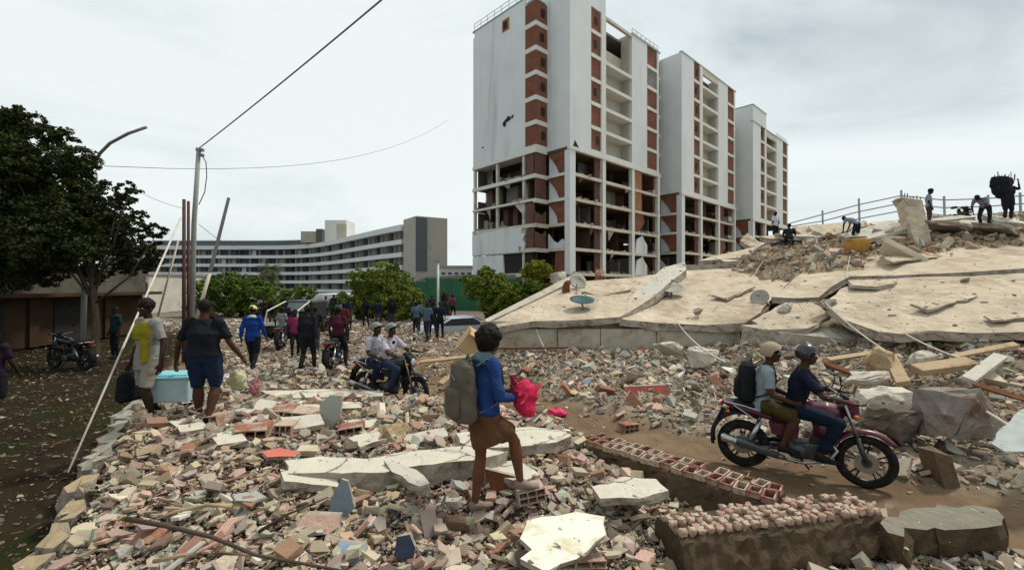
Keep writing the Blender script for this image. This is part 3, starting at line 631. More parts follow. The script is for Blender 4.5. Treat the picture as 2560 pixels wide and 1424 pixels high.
A_ = [P(1212, 812, 14.6), P(1240, 818, 14.5), P(1335, 802, 14.45), P(1440, 800, 14.4), P(1548, 792, 14.4), P(1640, 740, 16), P(1716, 672, 20.5), P(1600, 692, 20.3), P(1440, 704, 19.8)]
thingplate('roof_slab', 'left tip of the fallen beige roof sloping down toward the woman, satellite dishes standing on it', 'roof slab', A_, .22, m_roof, m_edge, 'fallen beige roof slabs', amp=.035, step=.5, seed=3)
B_ = [P(1552, 797, 14.42), P(1640, 806, 14.3), P(1760, 812, 14.1), P(1862, 806, 14.0), P(1902, 780, 14.3), P(1937, 738, 15.8), P(1990, 692, 18.6), P(2045, 657, 22.4), P(1900, 666, 22.2), P(1716, 674, 22), P(1690, 695, 20.2)]
thingplate('roof_slab', 'middle sheet of the fallen beige roof between the raised strip and the small cubic chimney', 'roof slab', B_, .24, m_roof, m_edge, 'fallen beige roof slabs', amp=.05, step=.5, seed=4)
C_ = [P(1930, 742, 15.0), P(1990, 745, 14.6), P(2048, 742, 14.3), P(2080, 715, 14.8), P(2125, 690, 15.2), P(2240, 688, 15), P(2400, 681, 14.4), P(2600, 668, 13.6), P(2850, 660, 13), P(2850, 585, 16), P(2600, 596, 17), P(2420, 604, 18), P(2236, 613, 19), P(2108, 617, 20), P(2040, 650, 20)]
thingplate('roof_slab', 'upper right sheet of the fallen beige roof, below the water tank and the tilted column', 'roof slab', C_, .2, m_roof, m_edge, 'fallen beige roof slabs', amp=.05, step=.6, seed=5)
D_ = [P(2062, 762, 13.4), P(2114, 800, 12.3), P(2150, 812, 11.9), P(2195, 828, 11.5), P(2252, 834, 11.3), P(2330, 826, 11.1), P(2440, 832, 10.8), P(2600, 828, 10.4), P(2900, 830, 10), P(2900, 672, 12.7), P(2600, 680, 13.4), P(2430, 690, 13.9), P(2300, 692, 14.4), P(2225, 697, 14.7), P(2150, 702, 14.6), P(2100, 722, 14.3)]
thingplate('roof_slab', 'lower right sheet of the fallen beige roof, its broken front edge hanging above the rubble', 'roof slab', D_, .22, m_roof, m_edge, 'fallen beige roof slabs', amp=.05, step=.5, seed=6)
S_ = [P(1552, 772, 15.3), P(1566, 786, 14.9), P(1640, 735, 16.1), P(1716, 672, 18.6), P(1712, 655, 19.0), P(1660, 668, 18.6), P(1590, 730, 16.8)]
thingplate('roof_strip', 'raised narrow slab strip lying tilted across the fallen roof, behind the beige dish', 'roof slab', S_, .34, m_conc, m_edge, None, amp=.03, step=.5, seed=8)
L_ = [P(1225, 806, 14.7), P(1440, 700, 19.6), P(1400, 708, 19.8), P(1216, 800, 14.9)]
o = tag(plate('parapet', [P(1216, 806, 14.72), P(1436, 701, 19.7), P(1424, 690, 19.9), P(1212, 798, 14.9)], .35, m_wallold, m_edge, amp=.02, step=.9, seed=9), 'low parapet along the left edge of the fallen roof beside the hedge', 'parapet')
# loose sheets lying in the crack of the roof
for i, (pts, lab) in enumerate([([P(2120, 700, 14.5), P(2240, 696, 14.4), P(2235, 708, 13.9), P(2190, 716, 13.7), P(2130, 712, 14)], 'thin light shard lying in the long roof crack'),
                                ([P(1880, 800, 13.9), P(1955, 760, 14.6), P(2040, 752, 14.4), P(2075, 790, 13.4), P(2020, 820, 12.9), P(1920, 824, 13.2)], 'buckled beige roof piece sunk between the middle and right sheets')]):
    thingplate('roof_piece', lab, 'roof piece', pts, .12, m_roof, m_edge, None, amp=.05, step=.3, seed=20+i)
# beam at the back edge of the middle slab
a = P(1700, 662, 21.9); b = P(2010, 655, 22.1)
o = tag(MB().prism([a, b, b+Vector((0,.5,0)), a+Vector((0,.5,0))], (0,0,-.34)).build('edge_beam', m_edge), 'dark edge beam along the top of the middle roof sheet', 'beam')
# crushed storey below: wall segments
segs = [(1222, 1392, 14.62, 14.55, 2, m_wallold, 'pale wall strip left of the crushed storey, right behind the woman'), (1394, 1500, 14.6, 14.5, 9, m_wallold, 'mossy wall strip crushed under the roof edge'), (1502, 1640, 14.5, 14.35, 14, m_wallold, 'stained light wall strip under the middle of the roof edge'), (1642, 1850, 14.35, 14.1, 16, m_wallold, 'right wall strip under the middle roof, above the two helmets')]
for i, (x0, x1, d0, d1, dy, mt, lab) in enumerate(segs):
    a, b = P(x0, 822, d0), P(x1, 822, d1); zb = CAMZ - (860+dy*2-712)*d0/F
    pts = rough([Vector((a.x, a.y, a.z)), Vector((b.x, b.y, b.z)), Vector((b.x, b.y, zb-.05)), Vector((a.x, a.y, zb))], 0, 9)
    o = MB().prism([a, b, Vector((b.x, b.y, zb-.3)), Vector((a.x, a.y, zb-.3))], (0, .3, 0)).build('wall_strip', mt)
    tag(o, lab, 'wall', 'crushed wall strips under the roof edge')
m_shadow = M('crushed_inside_shade', (.10,.075,.055), var=.4, vs=1.5, dirt=(.04,.03,.025), ds=1, bump=.5, bs=6)  # dark tone stands for the shade below the roof edge
o = MB()
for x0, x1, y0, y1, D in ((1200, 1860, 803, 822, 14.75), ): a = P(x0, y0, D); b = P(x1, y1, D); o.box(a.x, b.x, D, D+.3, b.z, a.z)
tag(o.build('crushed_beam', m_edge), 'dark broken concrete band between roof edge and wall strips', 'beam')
o = tag(plate('broken_beam', [P(1852, 812, 13.6), P(1950, 830, 13.1), P(2060, 842, 12.7), P(2190, 850, 12.2), P(2200, 838, 12.9), P(2060, 815, 13.3), P(1950, 806, 13.6)], .75, m_wallold, m_edge, amp=.09, step=.3, seed=31), 'thick crumbling concrete beam behind the motorcycle riders', 'beam')
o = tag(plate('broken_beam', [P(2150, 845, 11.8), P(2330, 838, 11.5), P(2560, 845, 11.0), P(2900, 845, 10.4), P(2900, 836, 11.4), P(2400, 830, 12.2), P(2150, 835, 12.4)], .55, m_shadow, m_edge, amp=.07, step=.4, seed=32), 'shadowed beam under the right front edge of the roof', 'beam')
# railing on the top
t = empty('roof_railing', P(2200, 560, 25), 0, 'bent metal railing along the crest of the rubble against the sky', 'railing')
org = t.location.copy()
cv = [P(1975, 558, 30), P(2060, 535, 28), P(2145, 512, 27), P(2253, 489, 25), P(2360, 500, 24.5), P(2470, 496, 24), P(2700, 478, 23)]
for k in range(3): MB().tube([p - org + Vector((0, 0, -.42*k*(1 if i else .5))) for i, p in enumerate(cv)], .035, 6).build('rail', m_rail, t)
for p in (P(2056, 530, 28), P(2147, 500, 27), P(2253, 480, 25), P(2360, 495, 24.5), P(2470, 492, 24), P(2550, 486, 23.6)):
    q = p-org; MB().tube([q+Vector((0,0,.1)), q+Vector((.05,0,-1.5))], .055, 6).build('post', m_rail, t)

m_rust_rod = M('rust_rod', (.10,.055,.035), var=.3, bump=0)
# rods of reinforcement sticking out of the broken edges
for i, (px, py, D) in enumerate([(1330,806,14.4),(1400,808,14.3),(1480,806,14.3),(1600,804,14.3),(1700,812,14.1),(1780,814,14),(1850,812,13.9),(1925,775,14.2),(2010,748,14.3),(2090,805,12.4),(2160,826,11.8),(2230,836,11.3),(2310,838,11.1),(2400,838,10.9),(2480,838,10.7),(2540,838,10.5)]):
    p = P(px, py, D); q = p + Vector((random.uniform(-.25,.25), -random.uniform(.15,.45), random.uniform(-.35,.05))); m_ = p.lerp(q, .5) + Vector((0,0,.06))
    o = MB().tube([Vector((0,.2,0)), m_-p, q-p], .011, 5).build('steel_rod', m_rust_rod, loc=p); tag(o, 'bent steel rod poking out of the broken front edge of the fallen roof', 'rod', 'steel rods along the broken roof edge')

for i, (pts, lab) in enumerate([([P(1460,735,17.6), P(1560,722,17.6), P(1580,730,17), P(1500,748,16.9)], 'thin buckled sheet lying between the teal dish and the raised strip'), ([P(1780,745,16), P(1860,715,17.2), P(1890,722,16.8), P(1815,755,15.6)], 'lifted roof flake on the middle sheet'),
     ([P(2210,650,16.6), P(2330,640,16.8), P(2345,650,16.3), P(2230,662,16)], 'thin flake on the upper right sheet'), ([P(2280,770,12.2), P(2400,742,12.8), P(2440,750,12.5), P(2320,785,11.9)], 'wide flake curling up on the lower right sheet'), ([P(2460,800,11.3), P(2600,790,11.2), P(2620,802,10.9), P(2480,812,10.95)], 'thin dark edged strip at the right end of the roof front')]):
    pts = [p + Vector((0,0,.12)) for p in pts]; thingplate('roof_piece', lab, 'roof piece', pts, .07, m_roof, m_edge, None, amp=.06, step=.25, seed=400+i)
# ---------------- trees ----------------
m_bark = M('bark', (.085,.065,.045), var=.4, vs=6, bump=.8, bs=30)
def leafmat(name, col):
    m = M(name, col, rough=.6, var=.35, vs=1.2, bump=0, attr='tint', spec=.08); return m
m_leaf = leafmat('leaves', (.05,.07,.02))
def foliage(name, clumps, n, size, col, parent, droop=0, cvar=.35):
    """clumps: (centre, (rx,ry,rz)); returns one part made of leaf faces"""
    vol = np.array([c[1][0]*c[1][1]*c[1][2] for c in clumps])**.67; cnt = rng.multinomial(n, vol/vol.sum()); V = []; CO = []
    for (c, r), k in zip(clumps, cnt):
        # sub-clumps so that the outline is uneven
        ns = max(3, int(k/(38 if n > 50000 else 55))); d = rng.standard_normal((ns, 3)); d /= np.linalg.norm(d, axis=1)[:, None]; d *= (rng.random((ns, 1))**.45)
        sc = d*np.array(r) + np.array(c); sr = rng.uniform(.14, .40, ns)*max(r)*(.8 if n > 50000 else .95); w_ = rng.integers(0, ns, k)
        q = rng.standard_normal((k, 3)); q /= np.linalg.norm(q, axis=1)[:, None]; q *= (rng.random((k, 1))**.5)*sr[w_][:, None]*np.array([1, 1, .6])
        p = sc[w_] + q; a = rng.standard_normal((k, 3)); a[:, 2] -= droop; a /= np.linalg.norm(a, axis=1)[:, None]
        b = np.cross(a, rng.standard_normal((k, 3))); b /= np.linalg.norm(b, axis=1)[:, None]; s = size*rng.uniform(.6, 1.3, (k, 1))
        V.append(np.stack([p - a*s, p - b*s*.5, p + a*s, p + b*s*.5], 1).reshape(-1, 3))
        shade = rng.uniform(1-cvar, 1+cvar, ns)[w_] * rng.uniform(.8, 1.2, k)
        CO.append(np.repeat(np.array(col)[None]*shade[:, None]*(1+.1*rng.standard_normal((k, 3))), 4, 0))
    V = np.concatenate(V); CO = np.clip(np.concatenate(CO), .004, .5); m = len(V)//4
    me = bpy.data.meshes.new(name); me.vertices.add(len(V)); me.vertices.foreach_set('co', V.ravel()); me.loops.add(m*4); me.loops.foreach_set('vertex_index', np.arange(m*4, dtype=np.int32))
    me.polygons.add(m); me.polygons.foreach_set('loop_start', np.arange(0, m*4, 4)); me.update(calc_edges=True)
    at = me.color_attributes.new('tint', 'FLOAT_COLOR', 'POINT'); at.data.foreach_set('color', np.concatenate([CO, np.ones((len(CO), 1))], 1).ravel())
    return link(name, me, m_leaf, parent)
def tree(name, label, base, h, tr, clumps, n, size, col, cat='tree', group=None, lean=(0,0), cvar=.35):
    t = empty(name, base, 0, label, cat, group); m = MB(); top = Vector((lean[0], lean[1], h)); k = 7
    m.loft([Vector((0,0,-.1)).lerp(top, i/k) + Vector((random.uniform(-1,1), random.uniform(-1,1), 0))*tr*.35*(0 < i < k) for i in range(k+1)], [tr*(1.25 if i == 0 else 1)*(1-.5*i/k) for i in range(k+1)], 9)
    m.build('trunk', m_bark, t, smooth=True)
    for c, r in clumps[:14]:
        c = Vector(c); s = top*random.uniform(.6, .98); mid = s.lerp(c, .55) + Vector((0, 0, -.12*(c-s).length))
        MB().loft([s, mid, c], [tr*.34, tr*.22, tr*.08], 6).build('limb', m_bark, t, smooth=True)
    foliage('crown', clumps, n, size, col, t, cvar=cvar); return t
def rc(n, c, r, cr):   # random clumps within an ellipsoid
    o = []
    for _ in range(n):
        d = Vector((random.gauss(0,1), random.gauss(0,1), random.gauss(0,1))).normalized()*random.random()**.5
        k = random.uniform(.7, 1.3); o.append(((c[0]+d.x*r[0], c[1]+d.y*r[1], c[2]+d.z*r[2]), (cr*k, cr*k, cr*k*.7)))
    return o
TB = Vector((-12.6, 13.6, 0))
def rel(px, py, D, r, fl=.8): p = P(px, py, D) - TB; return (tuple(p), (r, r, r*fl))
cl = [rel(45,300,13.4,.62), rel(130,340,13.8,.62), rel(20,400,13,.95), rel(110,420,13.8,.95), rel(190,400,13.6,.62), rel(195,470,13.9,.75), rel(60,500,14.4,1.1), rel(160,540,13.5,1.0), rel(240,520,14,.7),
      rel(300,500,13.7,.42), rel(325,470,13.4,.30), rel(270,580,14,.75), rel(345,560,13.7,.48), rel(395,580,13.5,.28), rel(375,620,13.9,.42), rel(60,620,14,1.0), rel(170,640,13.6,.7), rel(-60,420,13,1.3), rel(-60,580,14,1.3), rel(-140,500,12.5,1.4), rel(310,630,13.8,.5), rel(-10,330,13.6,.8), rel(100,600,13,1.0), rel(225,620,12.8,.55), rel(340,660,14,.4), rel(-40,640,15,1.0), rel(110,672,14.5,.7), rel(240,672,14.2,.55), rel(320,668,14.3,.42), rel(20,680,14.6,.8), rel(385,655,14.2,.3), rel(180,600,14.6,.9)]
tree('big_tree', 'big dark leafy tree leaning over the left side of the street', TB, 2.9, .12, cl, 130000, .055, (.036,.043,.013), lean=(-.3, .2))
tree('street_tree', 'unseen tall tree added outside the left edge to shade the soil', (-14.0, 4.2, 0), 3, .2, rc(20, (0,0,5.4), (3.0,3.0,1.4), 1.2), 16000, .13, (.028,.035,.012))  # out of view, put in to shade the soil at left
tree('street_tree', 'darkest tree behind the big tree at the left edge of the picture', (-19, 17, 0), 3, .2, rc(14, (0,0,5), (3.2,2,1.8), 1.2), 9000, .13, (.028,.035,.012))
def bg(px, py, D, r): return P(px, py, D)
def bgtree(name, label, px, D, cls, n, size, col, tr=.12, cat='tree', group=None, **k):
    b = Vector(((px-1280)*D/F, D, 0)); c = [(tuple(P(x, y-4, D+random.uniform(-.6,.6)) - b), (1.2*r*D/F, 1.2*r*D/F, r*.85*D/F)) for x, y, r in cls]; n = int(n*2); size *= .72
    hh = max(.5, min(q[0][2] for q in c)+.2); return tree(name, label, b, hh, tr, c, n, size, col, cat, group, **k)
Gc = (.155,.19,.030)
bgtree('street_tree', 'bright green flat layered tree in front of the green wall', 968, 30, [(905,700,30),(960,690,36),(1000,712,34),(930,735,42),(985,745,45),(1030,765,36),(890,760,30),(955,775,38),(1040,740,18),(1000,790,28),(910,790,24),(880,715,16),(985,672,14)], 13000, .13, Gc)
bgtree('street_tree', 'broad green tree at left behind the poles and the blue jacketed person', 600, 34, [(520,725,38),(575,718,38),(620,728,40),(660,745,36),(545,765,42),(610,775,42),(680,780,34),(500,775,30),(640,800,30),(725,770,30),(760,790,24)], 13000, .15, (.085,.125,.02))
bgtree('street_tree', 'small green tree behind the lilac helmet rider in mid street', 745, 40, [(720,740,24),(765,735,22),(800,790,30),(745,770,26),(835,780,24)], 6000, .16, (.12,.17,.025))
bgtree('street_tree', 'low pale green tree left of the flat layered tree', 845, 36, [(850,765,26),(870,800,26),(820,800,22),(860,740,12)], 5000, .14, (.16,.20,.04))
bgtree('hedge_tree', 'light green tree rising at the left foot of the nearest tower', 1225, 25, [(1215,690,22),(1165,700,14),(1185,715,24),(1245,712,28),(1230,745,34),(1180,735,20),(1275,735,28)], 9000, .11, Gc)
bgtree('hedge', 'dense trimmed green hedge running behind the fallen roof edge', 1310, 25, [(1290,725,28),(1330,725,28),(1370,725,24),(1290,755,30),(1340,750,28),(1250,765,28),(1230,790,24),(1400,722,16),(1300,785,30)], 10000, .10, (.11,.14,.022), cat='hedge')
bgtree('bush', 'round yellowish green bush standing before the stripped storeys of the nearest tower', 1342, 26, [(1325,680,20),(1350,675,24),(1365,690,16),(1335,700,24)], 4500, .09, (.20,.21,.025), cat='bush')
bgtree('bush', 'small green bush at the foot of the thick white corner column', 1440, 30, [(1438,690,12),(1425,697,9),(1455,698,8)], 900, .09, (.06,.12,.02), cat='bush')
bgtree('hedge', 'long low green hedge between the crowd and the curved block', 700, 46, [(470+q*34, 798-(q%3)*6, 24) for q in range(14)], 12000, .16, (.06,.09,.018), cat='hedge')
bgtree('hedge', 'dark low hedge at the foot of the green wall', 1080, 38, [(900+q*30, 808, 15) for q in range(8)], 4000, .13, (.035,.055,.015), cat='hedge')
t = empty('palm_tree', (-32.5, 60, 0), 0, 'dark palm tree in front of the curved block', 'palm')
MB().loft([(0,0,0),(.1,0,2.5),(.05,0,4.6)], [.22,.17,.15], 8).build('trunk', m_bark, t, smooth=True)
m_palm = M('palm_leaf', (.055,.06,.02), var=.3, rough=.6, bump=0)
for k in range(44):
    a = random.uniform(0, 6.28); up = random.uniform(-1.2, 1.4); L = random.uniform(1.5, 2.3); pts = []; m = MB()
    for i in range(6):
        s = i/5; pts.append(Vector((math.cos(a)*L*s*(1-.3*abs(up)*.5), math.sin(a)*L*s*(1-.3*abs(up)*.5), 4.6 + up*L*s*.8 - 1.0*s*s*L*.6)))
    for i in range(5):
        d = (pts[i+1]-pts[i]); sd_ = Vector((-math.sin(a), math.cos(a), 0))
        for q in range(3):
            b = pts[i].lerp(pts[i+1], q/3)
            for sg in (-1, 1): m.add([b, b+d*.25, b+sd_*sg*.5+d*.5+Vector((0,0,-.18))], [(0,1,2)])
    m.build('frond', m_palm, t)

# ---------------- poles and wires ----------------
m_pole = M('galvanised_pole', (.27,.265,.25), rough=.6, var=.2, vs=3, bump=.05)
m_rust = M('rusty_pole', (.085,.045,.038), rough=.8, var=.3, vs=4, bump=.1)
m_pale = M('pale_rod', (.52,.48,.38), rough=.7, var=.15, bump=.05)
m_wire = M('wire', (.10,.10,.10), rough=.6, bump=0)
def pole(name, label, cat, pts, r, mat, group=None):
    org = Vector(pts[0]); o = MB().loft([Vector(p)-org for p in pts], r, 8).build(name, mat, smooth=True, loc=org); return tag(o, label, cat, group)
D = 14
u = empty('utility_pole', P(478, 905, D), 0, 'tallest grey utility pole, with the overhead wire tied to its top', 'pole'); o0 = u.location.copy()
MB().loft([P(478,905,D)-o0, P(485,560,D)-o0, P(497,372,D)-o0], [.085,.07,.06], 10).build('shaft', m_pole, u, smooth=True)
MB().obox(P(500,375,D)-o0, (.2,.12,.08)).ell(P(506,388,D)-o0, .06).ell(P(493,372,D)-o0, .045).build('insulator', m_metal, u)
MB().tube([P(503,385,D)-o0, P(515,405,D)-o0, P(517,440,D)-o0, P(512,480,D)-o0, P(497,512,D)-o0], .015, 5).build('loose_cable', m_wire, u)
pole('rusty_pole', 'reddish brown upright pole just left of the tallest utility pole', 'pole', [P(460,905,13.6), P(460,498,13.6)], [.06,.045], m_rust)
pole('thin_pole', 'short dark grey upright pole between the rusty pole and the tallest pole', 'pole', [P(471,900,13.8), P(471,503,13.8)], [.05,.04], m_rust)
pole('leaning_pole', 'pole leaning to the right with a dark top and a pale foot', 'pole', [P(490,800,12.5), P(525,680,12.5)], [.05,.045], m_pale)
lp = C.objects[-1]; a_ = P(525,680,12.5); MB().loft([a_-lp.location, P(572,494,12.5)-lp.location], [.05,.04], 8).build('pole_top', m_metal, lp)
pole('guy_rod', 'long pale rod slanting up from the soil past the man in white', 'rod', [P(170,1180,5.1), P(320,840,6.6), P(452,545,9.6)], [.011,.014,.018], m_pale)
pole('guy_rod', 'short faint rod slanting behind the rusty pole at left', 'rod', [P(395,790,16), P(446,600,16)], [.03,.03], m_pale)
t = empty('street_lamp', P(205, 905, 15.2), 0, 'curved street lamp arm reaching out of the crown of the big tree', 'street lamp'); o0 = t.location.copy(); D = 15.2
MB().loft([Vector((0,0,0)), P(215,600,D)-o0, P(228,425,D)-o0], [.09,.07,.055], 8).build('shaft', m_pole, t, smooth=True)
MB().tube([P(228,425,D)-o0, P(250,383,D)-o0, P(275,358,D)-o0, P(320,334,D)-o0, P(366,318,D)-o0], .05, 8).build('arm', m_metal, t, smooth=True)
pole('lamp_pole', 'slim pale pole standing in front of the green wall', 'pole', [P(1095,805,36), P(1095,655,36)], [.10,.09], M('white_pole', (.55,.58,.56), bump=0))
lp = C.objects[-1]; MB().obox(P(1093,652,36)-lp.location, (.5,.3,.16)).build('lamp_head', m_pole, lp)
def wire(label, a, b, sag, r=.012, mat=None, n=14, name='overhead_wire'):
    a, b = Vector(a), Vector(b); pts = [a.lerp(b, i/n) - Vector((0,0,sag*4*(i/n)*(1-i/n))) - a for i in range(n+1)]
    return tag(MB().tube(pts, r, 5).build(name, mat or m_wire, loc=a), label, 'wire')
a = P(496,372,14); b = P(935,0,8.2); wire('thick overhead wire running from the tallest pole up over the street', a, b + (b-a)*.8, .12, .017)
wire('faint sagging wire crossing the sky between the lamp and the first tower', P(260,415,15.2), P(1120,300,45), 1.6, .011)
wire('thin wire from the leaning rods toward the tree', P(455,520,13.5), P(350,480,14), .05, .006)
wire('thin wire hanging between the poles and the curved block', P(497,560,14), P(640,620,20), .3, .008)
m_cable = M('pale_cable', (.50,.46,.38), bump=0)
for i, (x0,y0,d0,x1,y1,d1,sg,lb) in enumerate([(2125,640,17,2115,690,15,.0,'short cable hanging down the upper right roof sheet'), (1908,652,20,1785,770,15,.25,'thin cable lying down the middle roof sheet'), (2060,752,13.4,2240,892,9.5,.1,'pale cable running off the roof at right of the two riders'),
    (1690,800,14.1,1815,905,8,.15,'pale cable ending at the backpack of the passenger'), (2265,835,11.2,2420,900,9,.05,'pale pipe sloping over the planks at right'), (1340,822,14.5,1370,885,13.6,.05,'thin rod hanging under the roof beside the woman'), (2420,1000,6.2,2600,1110,5,.0,'rusty bar sticking across the rubble at right')]):
    wire(lb, P(x0,y0,d0), P(x1,y1,d1), sg, .018 if i not in (0,1) else .012, m_cable, name='cable')

# ---------------- big pieces of debris ----------------
def flat(name, label, cat, px, z, th, mt, me_=None, amp=.02, step=.12, seed=1, tilt=(0,0), group=None, **k):
    z += .05; pts = [G(x, y, z) for x, y in px]; c = sum(pts, Vector())/len(pts)
    pts = [p + Vector((0,0,(p.x-c.x)*tilt[0] + (p.y-c.y)*tilt[1])) for p in pts]
    return thingplate(name, label, cat, pts, th, mt, me_, group, amp=amp, step=step, seed=seed, **k)
m_pale_c = M('pale_slab', (.53,.49,.40), crack=.9, var=.16, vs=3, bump=.4, bs=20, dirt=(.34,.29,.22), ds=2.5, dth=.55)
m_grey_s = M('grey_slab', (.33,.33,.29), var=.15, vs=4, bump=.3, bs=20)
m_blue_s = M('bluegrey_tile', (.19,.23,.26), var=.2, vs=6, bump=.15, rough=.6)
m_navy = M('navy_board', (.05,.065,.10), var=.25, vs=6, bump=.15, rough=.6)
m_wood = M('dark_wood', (.16,.065,.03), var=.4, vs=3, bump=.4, bs=20, dirt=(.06,.03,.02), ds=4)
m_lwood = M('pale_plank', (.42,.31,.19), var=.25, vs=3, bump=.3, bs=20, dirt=(.25,.17,.1), ds=3)
m_red = M('red_board', (.30,.085,.06), var=.2, vs=5, bump=.2)
m_hb = M('hollow_brick', (.27,.115,.078), var=.3, vs=5, bump=.5, bs=30, dirt=(.36,.30,.23), ds=5, dth=.46)
m_tan = M('tan_rock', (.30,.21,.12), var=.3, vs=4, bump=.9, bs=12, dirt=(.45,.36,.26), ds=3)
flat('slab', 'long pale slab with a broken thick front edge, left of the woman', 'slab', [(712,1150),(800,1140),(920,1146),(1010,1128),(1180,1112),(1270,1128),(1180,1150),(1050,1162),(960,1180),(720,1182)], .62, .2, m_pale_c, seed=41)
flat('slab', 'pale flat slab behind the woman, reaching to the muddy track', 'slab', [(1140,1082),(1250,1070),(1330,1066),(1410,1074),(1428,1088),(1390,1105),(1330,1112),(1200,1120),(1150,1105)], .55, .12, m_pale_c, seed=42)
flat('slab', 'cream slab lying under the front foot of the woman', 'slab', [(1215,1150),(1300,1150),(1350,1185),(1300,1205),(1215,1185)], .5, .08, m_pale_c, seed=43)
flat('plaster_sheet', 'large whitish plaster sheet with a yellow stain in the foreground', 'sheet', [(1300,1345),(1318,1300),(1440,1278),(1512,1290),(1515,1335),(1470,1375),(1365,1428),(1300,1395),(1330,1372)], .60, .035, M('white_sheet', (.66,.67,.58), var=.1, vs=4, bump=.2, dirt=(.52,.42,.22), ds=3.2, dth=.5), seed=44)
flat('slab', 'cream irregular slab just right of the raised foot of the woman', 'slab', [(1480,1215),(1560,1190),(1640,1196),(1672,1225),(1600,1245),(1500,1245)], .5, .07, m_pale_c, seed=45)
flat('slab', 'wide flat slab at left under the cooler carriers', 'slab', [(640,1004),(760,1000),(900,1004),(905,1018),(780,1024),(640,1018)], .42, .1, m_pale_c, seed=46)
flat('slab', 'pale long slab lying in front of the person in black in mid street', 'slab', [(650,976),(820,972),(960,976),(955,990),(700,994)], .3, .12, m_pale_c, seed=47)
flat('slab', 'grey cream slab right of the upright grey slab', 'slab', [(860,1050),(1000,1036),(1060,1046),(1010,1062),(880,1070)], .45, .1, m_pale_c, seed=48)
flat('slab', 'narrow slab below the cooler at left', 'slab', [(545,1030),(620,1016),(680,1020),(640,1034),(570,1044)], .45, .1, m_pale_c, seed=49)
flat('slab', 'slanting cream slab leaning on broken bricks', 'slab', [(590,1060),(650,1020),(690,1026),(650,1070),(600,1080)], .5, .08, m_pale_c, seed=50, tilt=(.1,.3))
for i, (q, zt, nm) in enumerate([([(420,1060),(500,1050),(520,1062),(450,1075)], .5, 'small cream slab by the left foot of the white shirted man'), ([(700,1046),(800,1040),(812,1056),(720,1066)], .52, 'cream slab resting on hollow blocks left of the upright slab'), ([(870,1092),(960,1075),(990,1090),(900,1108)], .52, 'small beige slab left below the tan rock'),
    ([(1010,1080),(1110,1078),(1120,1094),(1030,1100)], .5, 'grey cream slab between tan rock and the woman'), ([(530,1086),(600,1080),(618,1096),(545,1106)], .52, 'beige slab below the man in jeans shorts'), ([(960,1160),(1040,1176),(1075,1200),(1050,1206),(980,1180)], .62, 'narrow light strip lying across the long pale slab'), ([(700,1185),(840,1188),(850,1204),(710,1206)], .58, 'flat beige plate in front of the long pale slab'), ([(1000,1018),(1120,1012),(1130,1022),(1010,1030)], .3, 'thin pale plate beside the front wheel of the black motorcycle')]):
    flat('slab', nm, 'slab', q, zt, .07, [m_pale_c, m_conc][i % 2], seed=200+i, tilt=(random.uniform(-.15,.15), random.uniform(0,.2)))
flat('tile_board', 'flat salmon red board in the left rubble', 'board', [(655,1128),(700,1118),(752,1128),(730,1140),(668,1142)], .5, .04, M('salmon', (.50,.15,.11), var=.15, bump=.2), seed=51)
flat('slab', 'grey green flat slab piece at the left end of the near rubble', 'slab', [(340,1075),(440,1055),(560,1085),(520,1110),(400,1120)], .42, .05, m_grey_s, seed=52)
flat('slab', 'pale grey plate in the lower left rubble', 'slab', [(580,1235),(640,1225),(665,1240),(630,1252),(590,1250)], .52, .04, m_grey_s, seed=53)
# pale broken kerb along the left edge of the heap
for i, (x0,y0,x1,y1,wd) in enumerate([(330,1000,300,1050,44),(300,1055,255,1105,52),(262,1108,215,1180,60),(215,1190,180,1235,56),(190,1240,150,1295,60),(150,1300,110,1370,66),(110,1372,60,1440,76)]):
    j_ = lambda: random.uniform(-8, 8); pts = [G(x0-wd*.25+j_(),y0+j_(),.34+random.uniform(-.06,.05)), G(x0+wd*.4+j_(),y0+j_(),.42), G(x1+wd*.45+j_(),y1+j_(),.42), G(x1-wd*.25+j_(),y1-4,.34)]
    thingplate('kerb_piece', ['kerb piece nearest the man in the white shirt','second kerb piece along the shaded soil','kerb piece at the foot of the long rod','short tan kerb piece below the rod foot','tan rounded kerb piece above the corner','long cracked kerb piece near the lower left corner','kerb piece in the lower left corner'][i], 'kerb', pts, .42, M('grey_kerb', (.36,.335,.27), var=.3, vs=4, bump=.6, bs=14, dirt=(.22,.18,.13), ds=4) if i < 3 else M('tan_kerb', (.38,.29,.175), var=.2, vs=4, bump=.5, bs=14, dirt=(.3,.23,.15), ds=4), m_edge, 'broken kerb between soil and rubble', amp=.09, step=.12, seed=60+i)
def upright(name, label, cat, poly, D, th, mt, lean=.15, seed=0, group=None):
    pts = [P(x, y, D) for x, y in poly]; zb = min(p.z for p in pts); pts = [p + Vector((0, (p.z-zb)*lean, 0)) for p in pts]
    return tag(plate(name, pts, th, mt, m_edge, amp=.012, step=.12, seed=seed, down=(0, th, 0)), label, cat, group)
upright('upright_slab', 'upright grey green slab standing in the rubble in front of the mid street', 'slab', [(797,1072),(795,1010),(820,990),(850,992),(848,1040),(825,1078)], 6.25, .07, m_grey_s, seed=70)
upright('tile_shard', 'upright blue grey pointed shard left of the woman in the foreground', 'shard', [(820,1296),(826,1245),(848,1203),(866,1208),(884,1270),(868,1290)], 3.72, .03, m_blue_s, seed=71)
upright('board', 'dark navy board stuck in the foreground rubble', 'board', [(984,1392),(990,1346),(1022,1340),(1038,1372),(1030,1404)], 3.15, .03, m_navy, seed=72)
upright('board', 'maroon board leaning in the rubble below the fallen roof', 'board', [(1563,1002),(1570,970),(1672,966),(1680,990),(1640,1000)], 9.2, .08, m_red, seed=73, lean=.6)
